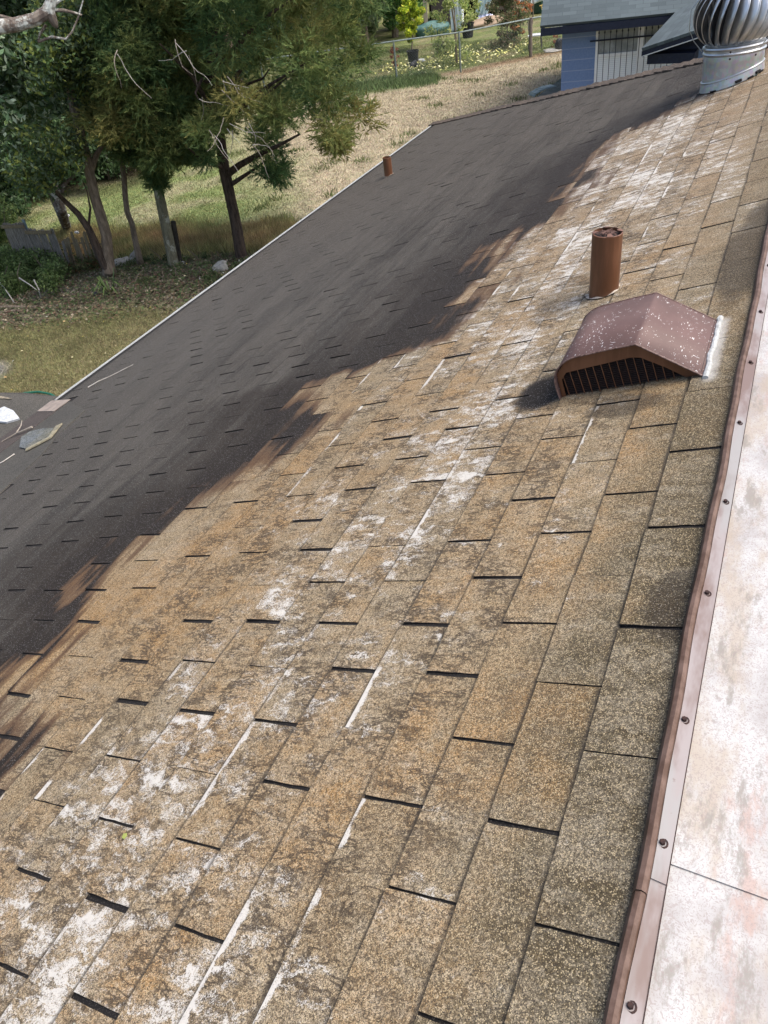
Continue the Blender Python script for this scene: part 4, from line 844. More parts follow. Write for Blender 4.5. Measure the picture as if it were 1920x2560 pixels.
bushy('twig_tree', 'bare-twigged little tree against the bins at the top', 'small tree', gp(1330, 60), 2.4, .5, 16, 36, [(.34, .26, .10), (.25, .2, .08), (.4, .3, .12)], .04, None, .2, .03)
# left foreground thicket
def thicket(name, label, cat, spots, per, pal, size):
    c0 = V(*spots[0][0]); t = thing(name, label, cat, V(c0[0], c0[1], 0)); broad_leaves([s_[0] for s_ in spots], [s_[1] for s_ in spots], per, pal, t, size, 'foliage', .7)
    for i in range(7):
        p0 = spots[rng.integers(0, len(spots))][0]; a = rng.uniform(0, 6.28); MB().tube(wig(V(p0[0], p0[1], 0), V(*p0)+V(math.cos(a)*.3, math.sin(a)*.3, .25), 3, .04), [.014, .012, .009, .004], 5).build('stem', BK_GREY, t, True)
VG = [(.05, .08, .025), (.08, .12, .035), (.12, .16, .06), (.04, .055, .02), (.10, .13, .05)]
sp_ = []
for i in range(52):
    x, y = random.uniform(-30, 165), random.uniform(655, 750); p = gp(x, y); sp_.append((p+V(0, 0, random.uniform(.05, .4)), random.uniform(.16, .3)))
thicket('vine_thicket', 'low vine-covered thicket at the left edge in front of the plank fence', 'thicket', sp_, 420, VG, .028)
sp_ = [(gp(random.uniform(-40, 30), random.uniform(560, 640))+V(0, 0, random.uniform(.1, .9)), random.uniform(.2, .4)) for i in range(26)]
thicket('leafy_bush', 'dark leafy bush at the left edge beside the end of the plank fence', 'bush', sp_, 380, [(.05, .08, .025), (.04, .06, .02), (.09, .12, .04)], .035)
sp_ = [(gp(random.uniform(130, 260), random.uniform(640, 690))+V(0, 0, random.uniform(.0, .25)), random.uniform(.1, .2)) for i in range(26)]
thicket('creeper', 'low creeper with brown leaves at the foot of the forked grey tree', 'creeper', sp_, 200, [(.05, .07, .025), (.10, .06, .03), (.08, .09, .04)], .03)
sp_ = [(gp(random.uniform(290, 620), random.uniform(655, 730))+V(0, 0, random.uniform(.0, .12)), random.uniform(.1, .22)) for i in range(70)]
thicket('ivy_patch', 'trailing dark ivy between the tree trunks and the eave edge', 'ivy', sp_, 150, [(.04, .06, .025), (.06, .08, .03), (.09, .10, .045)], .026)
for i, (x, y, s_) in enumerate(((20, 440, 1.3), (60, 455, 1.5), (120, 430, 1.4), (190, 415, 1.3), (250, 400, 1.3), (310, 385, 1.2), (0, 490, 1.2))):
    p = gp(x, y+40); sp_ = [(p+V(rng.normal(0, .8), rng.normal(0, .8), rng.uniform(.1, s_*1.3)), rng.uniform(.3, .6)) for k in range(26)]
    thicket('understorey_bush', 'dark understorey bush at the shaded foot of the wood', 'bush', sp_, 200, DK+[(.06, .10, .05)], .06)
for o in list(COL.objects):
    if o.name.startswith('understorey_bush'): o['group'] = 'bushes at the foot of the wood'
# palm seedling
b = gp(280, 742); t = thing('palm_seedling', 'spiky green palm seedling growing from the bare soil by the trees', 'palm', b)
for i in range(15):
    a = rng.uniform(0, 6.28); l = rng.uniform(.3, .55); e = rng.uniform(.3, 1.1); p = [b, b+V(math.cos(a)*l*.45, math.sin(a)*l*.45, l*.75*e+.1), b+V(math.cos(a)*l*.95, math.sin(a)*l*.95, l*.75*e-.02)]
    w_ = V(-math.sin(a), math.cos(a), 0)*.016; m = MB(); m.add([p[0]-w_*.4, p[0]+w_*.4, p[1]+w_, p[1]-w_, p[2]], [(0, 1, 2, 3), (3, 2, 4)]); m.build('frond', simple('palm_green', (.07, .12, .03), (.11, .16, .05), 20, .5, 0, 0), t)
# ================================================================== YARD THINGS
PLANK = simple('grey_plank', (.11, .10, .08), (.25, .225, .19), 14, .9, 0, .5, 6, (6, 6, .6)); PLANKB = simple('brown_plank', (.13, .105, .06), (.24, .19, .12), 14, .9, 0, .5, 6, (6, 6, .6))
a, b = gp(52, 672), gp(285, 672); fen = thing('plank_fence', 'broken grey plank fence with leaning boards at the left edge', 'fence', a); dr = (b-a); Lf = np.linalg.norm(dr); dr /= Lf; fn = np.cross(dr, V(0, 0, 1))
x = 0; i = 0
while x < Lf:
    wd = rng.uniform(.055, .085); g = .008 if x < Lf*.55 else rng.uniform(.02, .07); hgt = (.92 if x < Lf*.22 else .78 if x < Lf*.5 else rng.uniform(.45, .75))+rng.normal(0, .012); ln = rng.normal(0, .02) if x < Lf*.5 else rng.normal(.05, .08)
    c = a+dr*(x+wd/2); up = V(0, 0, 1)+dr*ln; m = MB(); top = [c-dr*wd/2-fn*.01, c+dr*wd/2-fn*.01, c+dr*wd/2+up*hgt-fn*.01, c+up*(hgt+.02*rng.random())-fn*.01, c-dr*wd/2+up*(hgt-.01)-fn*.01]
    m.poly(top, fn*.018); m.build('board', PLANK if x < Lf*.55 else PLANKB, fen); x += wd+g
MB().box(a+dr*Lf*.11+V(0, 0, .86)-fn*-.02, (Lf*.12, .015, .03), (dr, fn, V(0, 0, 1))).build('rail', PLANKB, fen); MB().box(a+dr*Lf*.36+V(0, 0, .74)-fn*-.02, (Lf*.14, .015, .03), (dr, fn, V(0, 0, 1))).build('rail', PLANKB, fen)
MB().tube([a+dr*Lf*.5+V(0, 0, .48)-fn*.04, a+dr*Lf*.75+V(0, 0, .5)-fn*.04, a+dr*Lf*1.02+V(0, 0, .46)-fn*.04], .015, 6).build('rail', PLANKB, fen, True)
MB().box(a+dr*Lf*.23+V(0, 0, .45)-fn*.035, (.03, .012, .52), (dr, fn, V(0, 0, 1))).build('post', simple('blue_green_metal', (.14, .20, .21), (.20, .26, .27), 20, .6), fen)
# chain-link fence
FM = simple('galvanised_fence', (.16, .20, .19), (.26, .30, .28), 20, .5, .3, 0); fen = thing('chain_link_fence', 'chain-link fence with green-grey rail crossing the yard in front of the citrus tree', 'fence', V(*FENCE[1], 0)); zt = 1.16
pts = [V(*p, zt) for p in FENCE]; MB().tube(pts, .024, 8).build('top_rail', FM, fen, True)
for i, p in enumerate(FENCE):
    MB().tube([V(*p, -.1), V(*p, zt+.03)], .032 if i != 3 else .06, 8).build('post', FM if i != 3 else simple('grey_wood_post', (.12, .10, .08), (.2, .17, .14), 20), fen, True)
m = MB(); pitch = .085
for i in range(4):
    p0, p1 = V(*FENCE[i], 0), V(*FENCE[i+1], 0); L_ = np.linalg.norm(p1-p0); d_ = (p1-p0)/L_; n_ = V(-d_[1], d_[0], 0)*.0022; uz = V(0, 0, .0022)
    for s_ in (-1, 1):
        x = -zt
        while x < L_+zt:
            x0, z0, x1, z1 = (x, .04, x+zt, zt) if s_ > 0 else (x, zt, x+zt, .04)
            if x1 > 0 and x0 < L_:
                if x0 < 0: z0 += (z1-z0)*(-x0)/(x1-x0); x0 = 0
                if x1 > L_: z1 = z0+(z1-z0)*(L_-x0)/(x1-x0); x1 = L_
                A, B = p0+d_*x0+V(0, 0, z0), p0+d_*x1+V(0, 0, z1); m.add([A-n_, A+uz, A+n_, B-n_, B+uz, B+n_], [(0, 1, 4, 3), (1, 2, 5, 4), (2, 0, 3, 5)])
            x += pitch
m.build('mesh', FM, fen)
# rocks, logs and litter by the trees
ROCK = simple('pale_concrete', (.42, .40, .36), (.24, .23, .20), 9, .9, 0, .6, 6)
def rock(name, label, c, r, mat=ROCK, cat='rock', sq=(1, .8, .7), box=False):
    import bmesh
    bm = bmesh.new(); bmesh.ops.create_icosphere(bm, subdivisions=3, radius=1)
    ph = rng.uniform(0, 6, 6)
    for v in bm.verts:
        k = 1+.16*math.sin(v.co.x*3+ph[0])+.14*math.sin(v.co.y*4+ph[1])+.1*math.sin(v.co.z*5+v.co.x*4+ph[2])
        if box: mx = max(abs(v.co.x), abs(v.co.y), abs(v.co.z)); v.co /= mx**.75
        v.co = Vector((v.co.x*r*sq[0]*k, v.co.y*r*sq[1]*k, v.co.z*r*sq[2]*k))
    me = bpy.data.meshes.new(name); bm.to_mesh(me); bm.free(); me.materials.append(mat); me.polygons.foreach_set('use_smooth', [True]*len(me.polygons))
    o = bpy.data.objects.new(name, me); COL.objects.link(o); o.location = Vector(c)+Vector((0, 0, r*sq[2]*.6)); o.rotation_euler = (0, 0, rng.uniform(0, 3)); return tag(o, label, cat)
rock('concrete_chunk', 'pale concrete chunk right of the forked grey tree base', gp(308, 668), .16)
rock('concrete_chunk', 'upright grey stone slab leaning at the thinnest trunk base', gp(343, 660), .15, cat='stone', sq=(.6, .5, 1.1))
rock('concrete_block', 'squarish grey concrete block beside the eave, below the largest cedar', gp(551, 688), .17, box=True, cat='concrete block')
rock('concrete_chunk', 'small pale stone right of the slim cedar base', gp(462, 670), .10, cat='stone')
rock('white_pebble', 'white pebble on bare soil below the thinnest trunk', gp(333, 703), .05, cat='pebble'); rock('white_pebble', 'small white pebble lower on the soil, right of the palm seedling', gp(342, 728), .045, cat='pebble'); rock('white_pebble', 'white pebble near the eave below the slim cedar', gp(489, 706), .05, cat='pebble')
rock('plastic_bag', 'crumpled pale blue plastic bag beside the forked tree roots', gp(231, 706), .10, simple('bluish_plastic', (.28, .33, .45), (.5, .53, .6), 15, .5, 0, .5), 'plastic bag')
rock('bin_bag', 'black crumpled plastic piece behind the palm seedling', gp(246, 750), .11, simple('black_plastic', (.015, .015, .017), (.05, .05, .055), 15, .4, 0, .5), 'plastic sheet')
rock('white_scrap', 'white scrap caught on the plank fence under the leaning limb', gp(182, 575)+V(0, 0, .3), .04, WHITEP, 'scrap'); rock('white_scrap', 'cream scrap on the fence rail near the leaning limb', gp(203, 612)+V(0, 0, .25), .04, WHITEP, 'scrap')
yf = gp(72, 612, .45); m = MB(); m.tube([V(yf[0], yf[1], 0), yf], .006, 5); o = m.build('yellow_flower', simple('flower_stem', (.06, .10, .03), (.09, .13, .04), 30), None); tag(o, 'single yellow flower in front of the plank fence', 'flower')
m = MB()
for k in range(6): a = k*1.05; e = V(math.cos(a), math.sin(a), .2); s_ = V(-math.sin(a), math.cos(a), 0); m.add([yf, yf+e*.03+s_*.02, yf+e*.055, yf+e*.03-s_*.02], [(0, 1, 2, 3)])
m.build('petals', simple('yellow_petal', (.75, .62, .03), (.8, .7, .1), 30), o)
for i, (pp, r, lb_) in enumerate((([gp(-60, 772, .06), gp(20, 770, .07), gp(95, 770, .05)], .05, 'upper thick cut branch lying on the lawn at left edge'), ([gp(-60, 790, .05), gp(-10, 785, .06), gp(35, 778, .06), gp(68, 779, .04)], .038, 'lower thinner cut branch lying on the lawn at left edge'))):
    o = MB().tube(pp, [r, r*.95, r*.8, r*.75][:len(pp)], 10).build('cut_branch', BK_GREY, None, True); tag(o, lb_, 'cut branch')
for pp, lb_ in (([gp(0, 705, .3), gp(25, 740, .2), gp(42, 768, .02)], 'pale bare stick leaning on the vine thicket, lower left'), ([gp(85, 700, .4), gp(98, 725, .3), gp(103, 752, .05), gp(105, 762, 0)], 'pale forked stick at the right end of the vine thicket'), ([gp(48, 695, .4), gp(75, 712, .4), gp(92, 725, .35)], 'short pale stick lying on top of the vine thicket')):
    stick('dead_stick', lb_, pp, .014, PALE, 'stick')
hs = [V(6.28, 9.62, .04), V(6.38, 9.50, .05), V(6.50, 9.38, .05), V(6.58, 9.18, .05), V(6.57, 8.93, .05), V(6.48, 8.68, .05), V(6.3, 8.4, .04), V(6.0, 8.1, .04)]
tag(MB().tube(hs, .016, 8).build('garden_hose', simple('green_hose', (.01, .10, .06), (.02, .14, .09), 30, .4, 0, 0), None, True), 'dark green garden hose curving over the lawn beside the eave', 'hose')
# yard beyond the fence
BLK = simple('black_pot', (.012, .012, .014), (.03, .03, .033), 20, .5, 0, 0)
def pot(label, c, r, h):
    t = thing('plant_pot', label, 'plant pot', c); MB().lathe(c, [(.001, .01), (r*.8, .01), (r, h), (r*1.08, h), (r*1.08, h-.04), (r*.96, h-.04), (r*.9, h*.75)], 20).build('pot', BLK, t, True); MB().lathe(c, [(r*.93, h*.85), (.001, h*.88)], 16).build('soil', simple('potting_soil', (.03, .022, .015), (.07, .05, .035), 40), t)
pot('black plastic pot in the yard left of the citrus tree, nearest the fence', gp(1034, 158), .22, .42); pot('black pot under the left side of the citrus tree', gp(1106, 137), .26, .40); pot('black pot just right behind the citrus tree', gp(1170, 94), .26, .52)
rock('black_ball', 'small black round pot rolled in front of the nearest black pot', gp(1034, 170), .14, BLK, 'round pot', (1, 1, 1)); rock('white_scrap', 'white crumpled rag on the grass right of the nearest black pot', gp(1052, 153), .16, WHITEP, 'rag', (1.2, .8, .3))
rock('tarp_heap', 'low heap under a dark green tarp beside the shed', gp(1078, 88), .62, simple('green_tarp', (.05, .12, .11), (.12, .22, .20), 3, .5, 0, .6, 5, d=.1), 'tarp heap', (1.1, .9, .5)); rock('sand_heap', 'pinkish-brown sand heap below the draped blue sheet', gp(1212, 64), .85, simple('sand', (.36, .27, .19), (.28, .21, .15), 20, .95), 'sand heap', (1.2, .8, .22))
SID = simple('weathered_siding', (.22, .20, .18), (.30, .28, .25), 4, .9, 0, .3, 5, (1, 1, 9)); s0 = gp(1064, 70); d_ = V(.30, -.954, 0); bk = V(.954, .30, 0)
sh = thing('shed', 'weathered grey two-storey shed with open dark lower bay, top centre', 'shed', s0)
def sbox(n, x0, x1, y0, y1, z0, z1, mat): MB().box(s0+d_*(x0+x1)/2+bk*(y0+y1)/2+V(0, 0, (z0+z1)/2), ((x1-x0)/2, (y1-y0)/2, (z1-z0)/2), (d_, bk, V(0, 0, 1))).build(n, mat, sh)
sbox('wall', 0, 3.6, .1, 3, 1.55, 3.8, SID); sbox('back_wall', 0, 3.6, 2.6, 2.9, 0, 1.54, BLACK); sbox('corner_post', -.04, .12, 0, .09, -.1, 3.9, simple('pale_timber', (.42, .36, .28), (.5, .44, .36), 20)); sbox('lower_panel', .3, 1.7, .12, .2, 0, 1.35, simple('dark_boards', (.06, .05, .045), (.12, .10, .085), 8, .9, 0, .3, 5, (9, 9, 1)))
for z_ in np.arange(1.75, 3.8, .2): sbox('siding_board', .13, 3.6, .06, .099, z_, z_+.18, SID)
sbox('roof', -.3, 3.9, -.3, 3.3, 3.91, 4.02, SID)
# cluttered lean-to with hanging cloths
q0 = gp(1188, 58); ln = thing('lean_to', 'dark cluttered open lean-to with timber posts, top centre right', 'lean-to', q0); d_ = V(.22, -.975, 0); bk = V(.975, .22, 0)
def lbox(n, x0, x1, y0, y1, z0, z1, mat): MB().box(q0+d_*(x0+x1)/2+bk*(y0+y1)/2+V(0, 0, (z0+z1)/2), ((x1-x0)/2, (y1-y0)/2, (z1-z0)/2), (d_, bk, V(0, 0, 1))).build(n, mat, ln)
TIM = simple('old_timber', (.16, .12, .09), (.26, .21, .17), 12, .9)
lbox('back_wall', 0, 4.6, 2.4, 2.5, 0, 2.6, BLACK)
for x in (.1, 1.35, 2.6, 4.5): lbox('post', x, x+.12, 1.0, 1.12, 0, 2.5, TIM)
lbox('roof', -.2, 4.8, .8, 2.7, 2.51, 2.6, TIM); lbox('bench', .2, 1.3, .9, 1.5, .30, .62, TIM)
def cloth(name, label, p, mat, amp=.05):
    P = [V(*a) for a in p]; m = MB(); n = 14; vs = []
    for i in range(n+1):
        for j in range(n+1):
            u_, v_ = i/n, j/n; q_ = (P[0]*(1-u_)+P[1]*u_)*(1-v_)+(P[3]*(1-u_)+P[2]*u_)*v_; vs.append(q_+V(-1, 0, 0)*amp*math.sin(u_*22+v_*2)+V(0, 0, -.25*amp*math.sin(v_*3.1)))
    m.add(vs, [(i*(n+1)+j, i*(n+1)+j+1, (i+1)*(n+1)+j+1, (i+1)*(n+1)+j) for i in range(n) for j in range(n)]); o = m.build(name, mat, None, True); s_ = o.modifiers.new('s', 'SOLIDIFY'); s_.thickness = .006; return tag(o, label, name.replace('_', ' '))
o0 = q0-bk*.3
AQ = simple('aqua_cloth', (.42, .58, .58), (.55, .68, .68), 5, .8); WC = simple('white_cloth', (.62, .68, .70), (.74, .78, .78), 5, .8)
cloth('draped_sheet', 'pale aqua sheet draped diagonally from the lean-to roof', [o0+V(0, 0, .35), o0+d_*.55+V(0, 0, .25), o0+d_*1.35+V(0, 0, 2.2), o0+d_*.75+V(0, 0, 2.2)], AQ)
cloth('hanging_sheet', 'bluish white striped cloths hanging from the lean-to, right side', [o0+d_*1.9+V(0, 0, .35), o0+d_*3.6+V(0, 0, .75), o0+d_*3.6+V(0, 0, 2.0), o0+d_*1.9+V(0, 0, 1.25)], WC, .08)
cloth('floral_cloth', 'small crumpled blue and white cloth on the ground by the sand heap', [o0+d_*.1-bk*.3+V(0, 0, .03), o0+d_*.9-bk*.3+V(0, 0, .03), o0+d_*.8+V(0, 0, .35), o0+d_*.2+V(0, 0, .30)], simple('blue_white', (.30, .36, .60), (.7, .72, .78), 30, .8))
cloth('white_sheet', 'white sheet hanging behind the citrus tree crown', [gp(1128, 80), gp(1160, 78), gp(1160, 78)+V(0, 0, 1.5), gp(1128, 80)+V(0, 0, 1.4)], WC, .05)
c = gp(1297, 40); t = thing('red_box', 'red crate standing beside the white tub at the top edge', 'crate', c); MB().box(c+V(0, 0, .55), (.2, .22, .35)).build('box', simple('red_plastic', (.45, .03, .03), (.5, .06, .05), 20, .5), t, bevel=.03); MB().box(c+V(0, 0, .1), (.16, .18, .1)).build('base', BLK, t)
c = gp(1312, 22); tag(MB().lathe(c, [(.001, 0), (.4, .02), (.5, .5), (.52, .55), (.46, .55), (.4, .1)], 20).build('white_tub', WHITEP, None, True), 'white round tub beside the dark green bin at the top edge', 'tub')
c = gp(1340, 33); t = thing('green_bin', 'dark green upright bin left of the blue house roof', 'bin', c); MB().poly([c+V(-.2, .3, 0), c+V(-.2, -.3, 0), c+V(.3, -.3, 0), c+V(.3, .3, 0)], (0, 0, 1.3)).build('body', simple('bin_green', (.015, .05, .03), (.03, .07, .04), 10, .5), t, bevel=.03); MB().box(c+V(.04, 0, 1.36), (.3, .36, .05)).build('lid', simple('bin_green', (.015, .05, .03), (.03, .07, .04), 10, .5), t, bevel=.02)
# chair
c = gp(1338, 124); ch = thing('garden_chair', 'old metal garden chair with white seat beyond the fence', 'chair', c); CM = simple('dark_metal', (.05, .05, .05), (.10, .09, .08), 20, .6); e1, e2 = V(.2, -.98, 0), V(.98, .2, 0)
for i, j in ((-1, -1), (1, -1), (-1, 1), (1, 1)): MB().tube([c+e1*.24*i+e2*.2*j, c+e1*.2*i+e2*.17*j+V(0, 0, .44)], .016, 6).build('leg', CM, ch, True)
MB().box(c+V(0, 0, .46), (.25, .22, .02), (e1, e2, V(0, 0, 1))).build('seat', WHITEP, ch, bevel=.01)
MB().tube([c-e1*.22+e2*.0+V(0, 0, .45), c-e1*.27+V(0, 0, .95), c-e1*.25+e2*.3+V(0, 0, .95), c-e1*.22+e2*.2+V(0, 0, .45)], .016, 6).build('backrest', CM, ch, True)
# lattice
a, b = gp(1379, 84), gp(1412, 82); la = thing('lattice_panel', 'white diamond lattice panel beside the blue house corner', 'lattice', a); d_ = (b-a)/np.linalg.norm(b-a); W_, H_ = np.linalg.norm(b-a), .55; m = MB()
for s_ in (-1, 1):
    x = -H_
    while x < W_+H_:
        x0, x1 = x, x+H_; z0, z1 = (0, H_) if s_ > 0 else (H_, 0)
        if x1 > 0 and x0 < W_:
            if x0 < 0: z0 += (z1-z0)*(-x0)/H_; x0 = 0
            if x1 > W_: z1 = z0+(z1-z0)*(W_-x0)/(x1-x0); x1 = W_
            if x1-x0 > .02:
                p, q_ = a+d_*x0+V(0, 0, z0+.1), a+d_*x1+V(0, 0, z1+.1); m.tube([p, q_], .018, 4)
        x += .13
m.build('slats', WHITEP, la); MB().tube([a+V(0, 0, 0), a+V(0, 0, .68)], .03, 6).build('post', WHITEP, la)
rock('hose_reel', 'black round hose reel by the blue house corner', gp(1400, 124), .22, BLK, 'hose reel', (.6, 1, 1)); rock('paving_scrap', 'pale broken paving slabs on the grass left of the blue house corner', gp(1380, 128), .32, ROCK, 'paving slab', (1, 1.2, .12))
# green ramp/awning left of the blue house
m = MB(); pr = [gp(1402, 196, .06), gp(1336, 246, .06), gp(1330, 262, .06), gp(1420, 262, .06), gp(1430, 196, .06)]; m.poly(pr, (0, 0, -.10)); tag(m.build('concrete_slab', simple('mossy_concrete', (.075, .085, .07), (.12, .13, .105), 3, .9), None), 'mossy grey-green slab beside the blue house wall', 'slab')
a = gp(1336, 243, .2); m = MB(); n_ = 16
for k in range(n_): an0, an1 = math.pi*.5*k/n_, math.pi*.5*(k+1)/n_; f = lambda an: a+V(.9, -1.0, 0)*(1-math.cos(an))*.5+V(0, 0, .16*math.sin(an)); g = V(.28, .25, 0); m.add([f(an0), f(an1), f(an1)+g, f(an0)+g], [(0, 1, 2, 3)])
o = m.build('clear_cover', simple('cloudy_plastic', (.22, .28, .26), (.30, .36, .34), 6, .35), None, True); s_ = o.modifiers.new('s', 'SOLIDIFY'); s_.thickness = .01; tag(o, 'curved cloudy plastic cover on the slab beside the hip ridge', 'plastic cover')
# ================================================================== BLUE HOUSE
ang = R(11.4); FO = V(19.42, 4.86, 0); TT = V(math.cos(ang-math.pi/2), math.sin(ang-math.pi/2), 0); BB = V(math.cos(ang), math.sin(ang), 0); UZ = V(0, 0, 1); AX = (TT, BB, UZ)
def bh(t, d, z): return FO+TT*t+BB*d+UZ*z
bl = thing('blue_house', 'blue painted block house with grey shingle roof and barred window', 'house', FO)
def blockwall():
    m = NT('blue_block', .75); o = m.obj(); x, y, z = m.xyz(o); mp_ = m.mapv(o, (1, 1, 1)); n = m.noise(mp_, 30, 4, .6)
    f = m.math('FRACT', m.math('DIVIDE', m.math('ADD', z, .02), .215)); j = m.math('MAXIMUM', m.ramp(f, .05, .02), m.ramp(f, .95, .98))
    c = m.mix(m.ramp(n, .3, .7), (.13, .20, .36), (.155, .23, .40)); c = m.mix(m.math('MULTIPLY', j, .8), c, (.30, .36, .50)); m.col(c); m.bump(m.math('SUBTRACT', m.math('MULTIPLY', n, .2), j), .5, .01); return m.m
BLU = blockwall(); NAVY = simple('navy_trim', (.008, .012, .028), (.014, .02, .04), 20, .6, 0, 0)
def bbox(n, t0, t1, d0, d1, z0, z1, mat, par=bl, bev=0): return MB().box(bh((t0+t1)/2, (d0+d1)/2, (z0+z1)/2), ((t1-t0)/2, (d1-d0)/2, (z1-z0)/2), AX).build(n, mat, par, bevel=bev)
ZE = 2.38
w0, w1_, wz0, wz1 = .72, 2.66, .95, 2.27
bbox('wall', 0, w0, 0, .2, -.1, 2.5, BLU); bbox('wall', w1_, 9, 0, .2, -.1, 2.5, BLU); bbox('wall', w0, w1_, 0, .2, -.1, wz0, BLU); bbox('wall', w0, w1_, 0, .2, wz1, 2.5, BLU); bbox('wall', 0, .2, .2, 8, -.1, 2.5, BLU); bbox('wall', 0, 9, 7.8, 8, -.1, 2.5, BLU)
bbox('room_darkness', w0-.2, w1_+.2, .8, .82, .3, 2.4, BLACK)
GLS = NT('window_glass', .12, 0, .6).col((.20, .23, .24)).m
def blind():
    m = NT('white_blind', .7); o = m.obj(); x, y, z = m.xyz(o); f = m.math('FRACT', m.math('MULTIPLY', z, 26)); m.col(m.mix(m.ramp(f, .6, .95), (.80, .84, .86), (.62, .67, .72))); return m.m
BLD = blind()
WINW = simple('window_white', (.80, .82, .83), (.74, .76, .77), 20, .5, 0, 0)
win = bbox('window', w0, w0+.05, .0, .12, wz0, wz1, WINW)
mu = 1.66
for t0, t1, z0, z1 in ((w1_-.05, w1_, wz0, wz1), (mu-.06, mu+.06, wz0, wz1), (w0+.051, mu-.061, wz1-.06, wz1), (mu+.061, w1_-.051, wz1-.06, wz1), (w0+.051, mu-.061, wz0, wz0+.06), (mu+.061, w1_-.051, wz0, wz0+.06), (w0+.051, mu-.061, 1.70, 1.76), (mu+.061, w1_-.051, 1.70, 1.76)): bbox('frame', t0, t1, .002, .118, z0, z1, WINW, win)
for t0, t1 in ((w0+.05, mu-.06), (mu+.06, w1_-.05)):
    bbox('upper_pane', t0, t1, .035, .04, 1.76, wz1-.06, simple('curtained_glass', (.20, .22, .22), (.34, .37, .37), 3, .3, 0, 0), win); bbox('lower_pane', t0, t1, .045, .05, wz0+.06, 1.70, BLD, win)
gr = bbox('security_bars', w0-.12, w1_+.1, -.045, -.025, 2.02, 2.05, NAVY); bbox('lower_bar', w0-.12, w1_+.1, -.045, -.025, 1.02, 1.05, NAVY, gr)
for t in np.arange(w0+.06, w1_+.02, .122):
    c = bh(t, -.055, 0); MB().tube([c+UZ*.95, c+UZ*2.16], .0065, 6).tube([c+UZ*2.155, c+UZ*2.18, c+UZ*2.235], [.009, .017, .001], 6).build('bar', NAVY, gr)
def slate():
    m = NT('grey_shingle', .9); uv = m.n('ShaderNodeUVMap', uv_map='UVMap').outputs[0]; b_ = m.n('ShaderNodeTexBrick'); m.L(uv, b_.inputs[0]); b_.inputs['Scale'].default_value = 1
    for k_, v_ in (('Brick Width', .30), ('Row Height', .135), ('Mortar Size', .006), ('Mortar Smooth', .3), ('Bias', -.1)): b_.inputs[k_].default_value = v_
    b_.inputs['Color1'].default_value = (.045, .06, .067, 1); b_.inputs['Color2'].default_value = (.08, .103, .112, 1); b_.inputs['Mortar'].default_value = (.035, .047, .053, 1)
    n = m.noise(uv, 60, 4, .7); c = m.mix(m.ramp(n, .3, .7, 0, .3), b_.outputs[0], (.10, .125, .13)); c = m.mix(m.ramp(m.noise(uv, .9, 3), .4, .7, 0, .3), c, (.10, .13, .14)); m.col(c); return m.m
SL = slate()
def roofpoly(name, P, u, v, par=bl, th=.05):
    P = [V(*p) for p in P]; n = np.cross(u, v); n *= np.sign(n[2]); m = MB(); m.poly(P, -n*th); o = m.build(name, SL, par); ul = o.data.uv_layers.new(name='UVMap'); o0 = wloc(par)
    for l in o.data.loops: p = V(*o.data.vertices[l.vertex_index].co)+o0-P[0]; ul.data[l.index].uv = (p@u, p@v)
    return o
sl_ = R(24); VU = BB*math.cos(sl_)+UZ*math.sin(sl_); ez = ZE+.09
e0 = bh(-.45, -.42, ez)
roofpoly('roof', [e0, e0+TT*9.8, e0+TT*9.8+VU*4.9, e0+VU*4.9], TT, VU)
e9 = bh(-.45, 8.4+.1, ez); VD = -BB*math.cos(sl_)+UZ*math.sin(sl_); roofpoly('roof', [e9, e9+VD*4.85, e9+VD*4.85+TT*9.8, e9+TT*9.8], TT, VD)
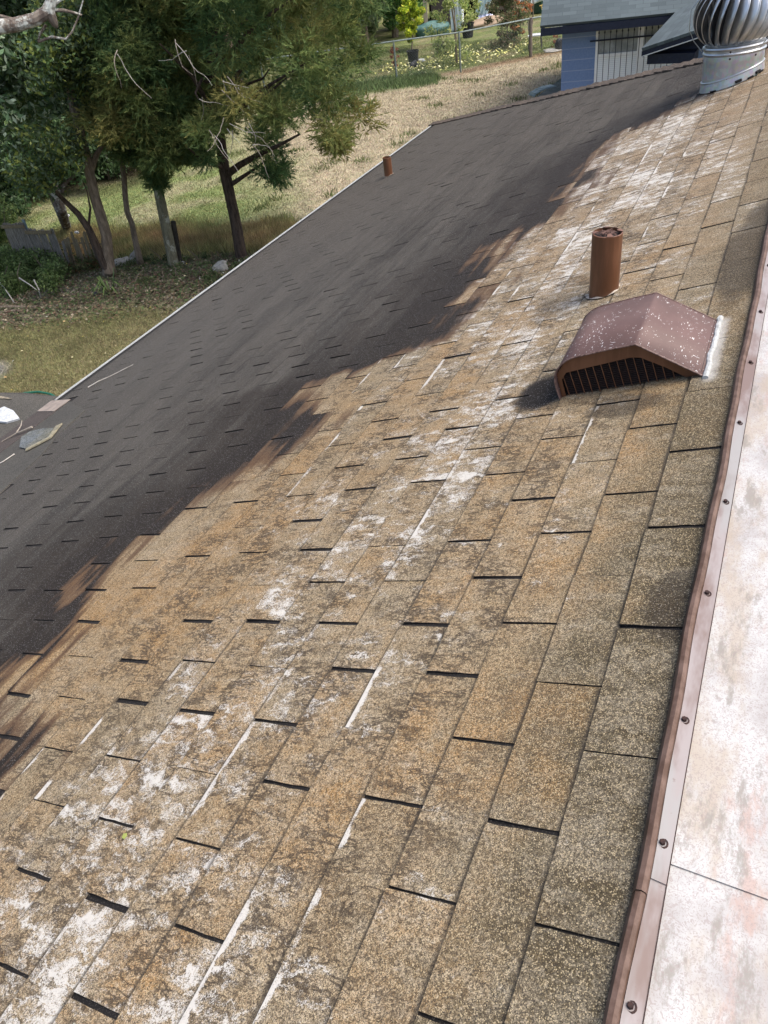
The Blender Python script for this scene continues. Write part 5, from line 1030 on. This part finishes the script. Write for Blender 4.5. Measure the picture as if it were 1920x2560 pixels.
bbox('fascia', -.44, 9.3, -.415, -.39, ez-.20, ez-.055, NAVY); bbox('soffit', -.42, 9.3, -.388, -.002, ez-.19, ez-.17, NAVY); bbox('rake_board', -.44, -.415, -.388, 8.3, ez-.19, ez-.06, NAVY); bbox('frieze', 0.0, 9, -.02, -.003, ZE-.10, ez-.195, NAVY)
# gabled porch set at a slight angle, projecting towards the camera
PO = V(16.68, 2.70, CAMZ-2.78); pa = R(-3.7); PB = V(math.cos(pa), math.sin(pa), .062); PT = V(math.sin(pa), -math.cos(pa), 0); PX = (PT, PB, UZ)
ph_ = .27; hw = 1.35; pe = hw*ph_; LE = 3.3
def pp_(t, d, z): return PO+PT*t+PB*d+UZ*z
LU = PT*math.cos(math.atan(ph_))+UZ*math.sin(math.atan(ph_)); RU = -PT*math.cos(math.atan(ph_))+UZ*math.sin(math.atan(ph_))
roofpoly('porch_roof', [pp_(0, 0, 0), pp_(hw, 0, pe), pp_(hw, LE+1.2, pe), pp_(0, LE-.1, 0)], PB, LU)
roofpoly('porch_roof', [pp_(2*hw, 0, 0), pp_(hw, 0, pe), pp_(hw, LE+1.2, pe), pp_(2*hw, LE, 0)], PB, RU)
for a_, b_ in ((0, hw), (2*hw, hw)):
    m = MB(); m.poly([pp_(a_, .02, -.055), pp_(b_, .02, pe-.055), pp_(b_, .02, pe-.15), pp_(a_, .02, -.15)], PB*.03); m.build('porch_rake', NAVY, bl)
    m = MB(); m.poly([pp_(a_, .012, -.132), pp_(b_, .012, pe-.132), pp_(b_, .012, pe-.148), pp_(a_, .012, -.148)], PB*.006); m.build('rake_line', WHITEP, bl)
m = MB(); m.poly([pp_(.12, .35, -.13), pp_(hw, .35, pe-.08), pp_(2*hw-.12, .35, -.13)], PB*.03); m.build('gable_panel', NAVY, bl)
def pbox(n, t0, t1, d0, d1, z0, z1, mat): return MB().box(pp_((t0+t1)/2, (d0+d1)/2, (z0+z1)/2), ((t1-t0)/2, (d1-d0)/2, (z1-z0)/2), PX).build(n, mat, bl)
pbox('porch_beam', .08, .92, .15, .5, -.30, -.14, NAVY); pbox('eave_fascia', .01, .03, .06, LE-.2, -.16, -.055, NAVY); pbox('porch_post', 2*hw-.3, 2*hw-.2, .3, .4, -2.35, -.14, WHITEP)
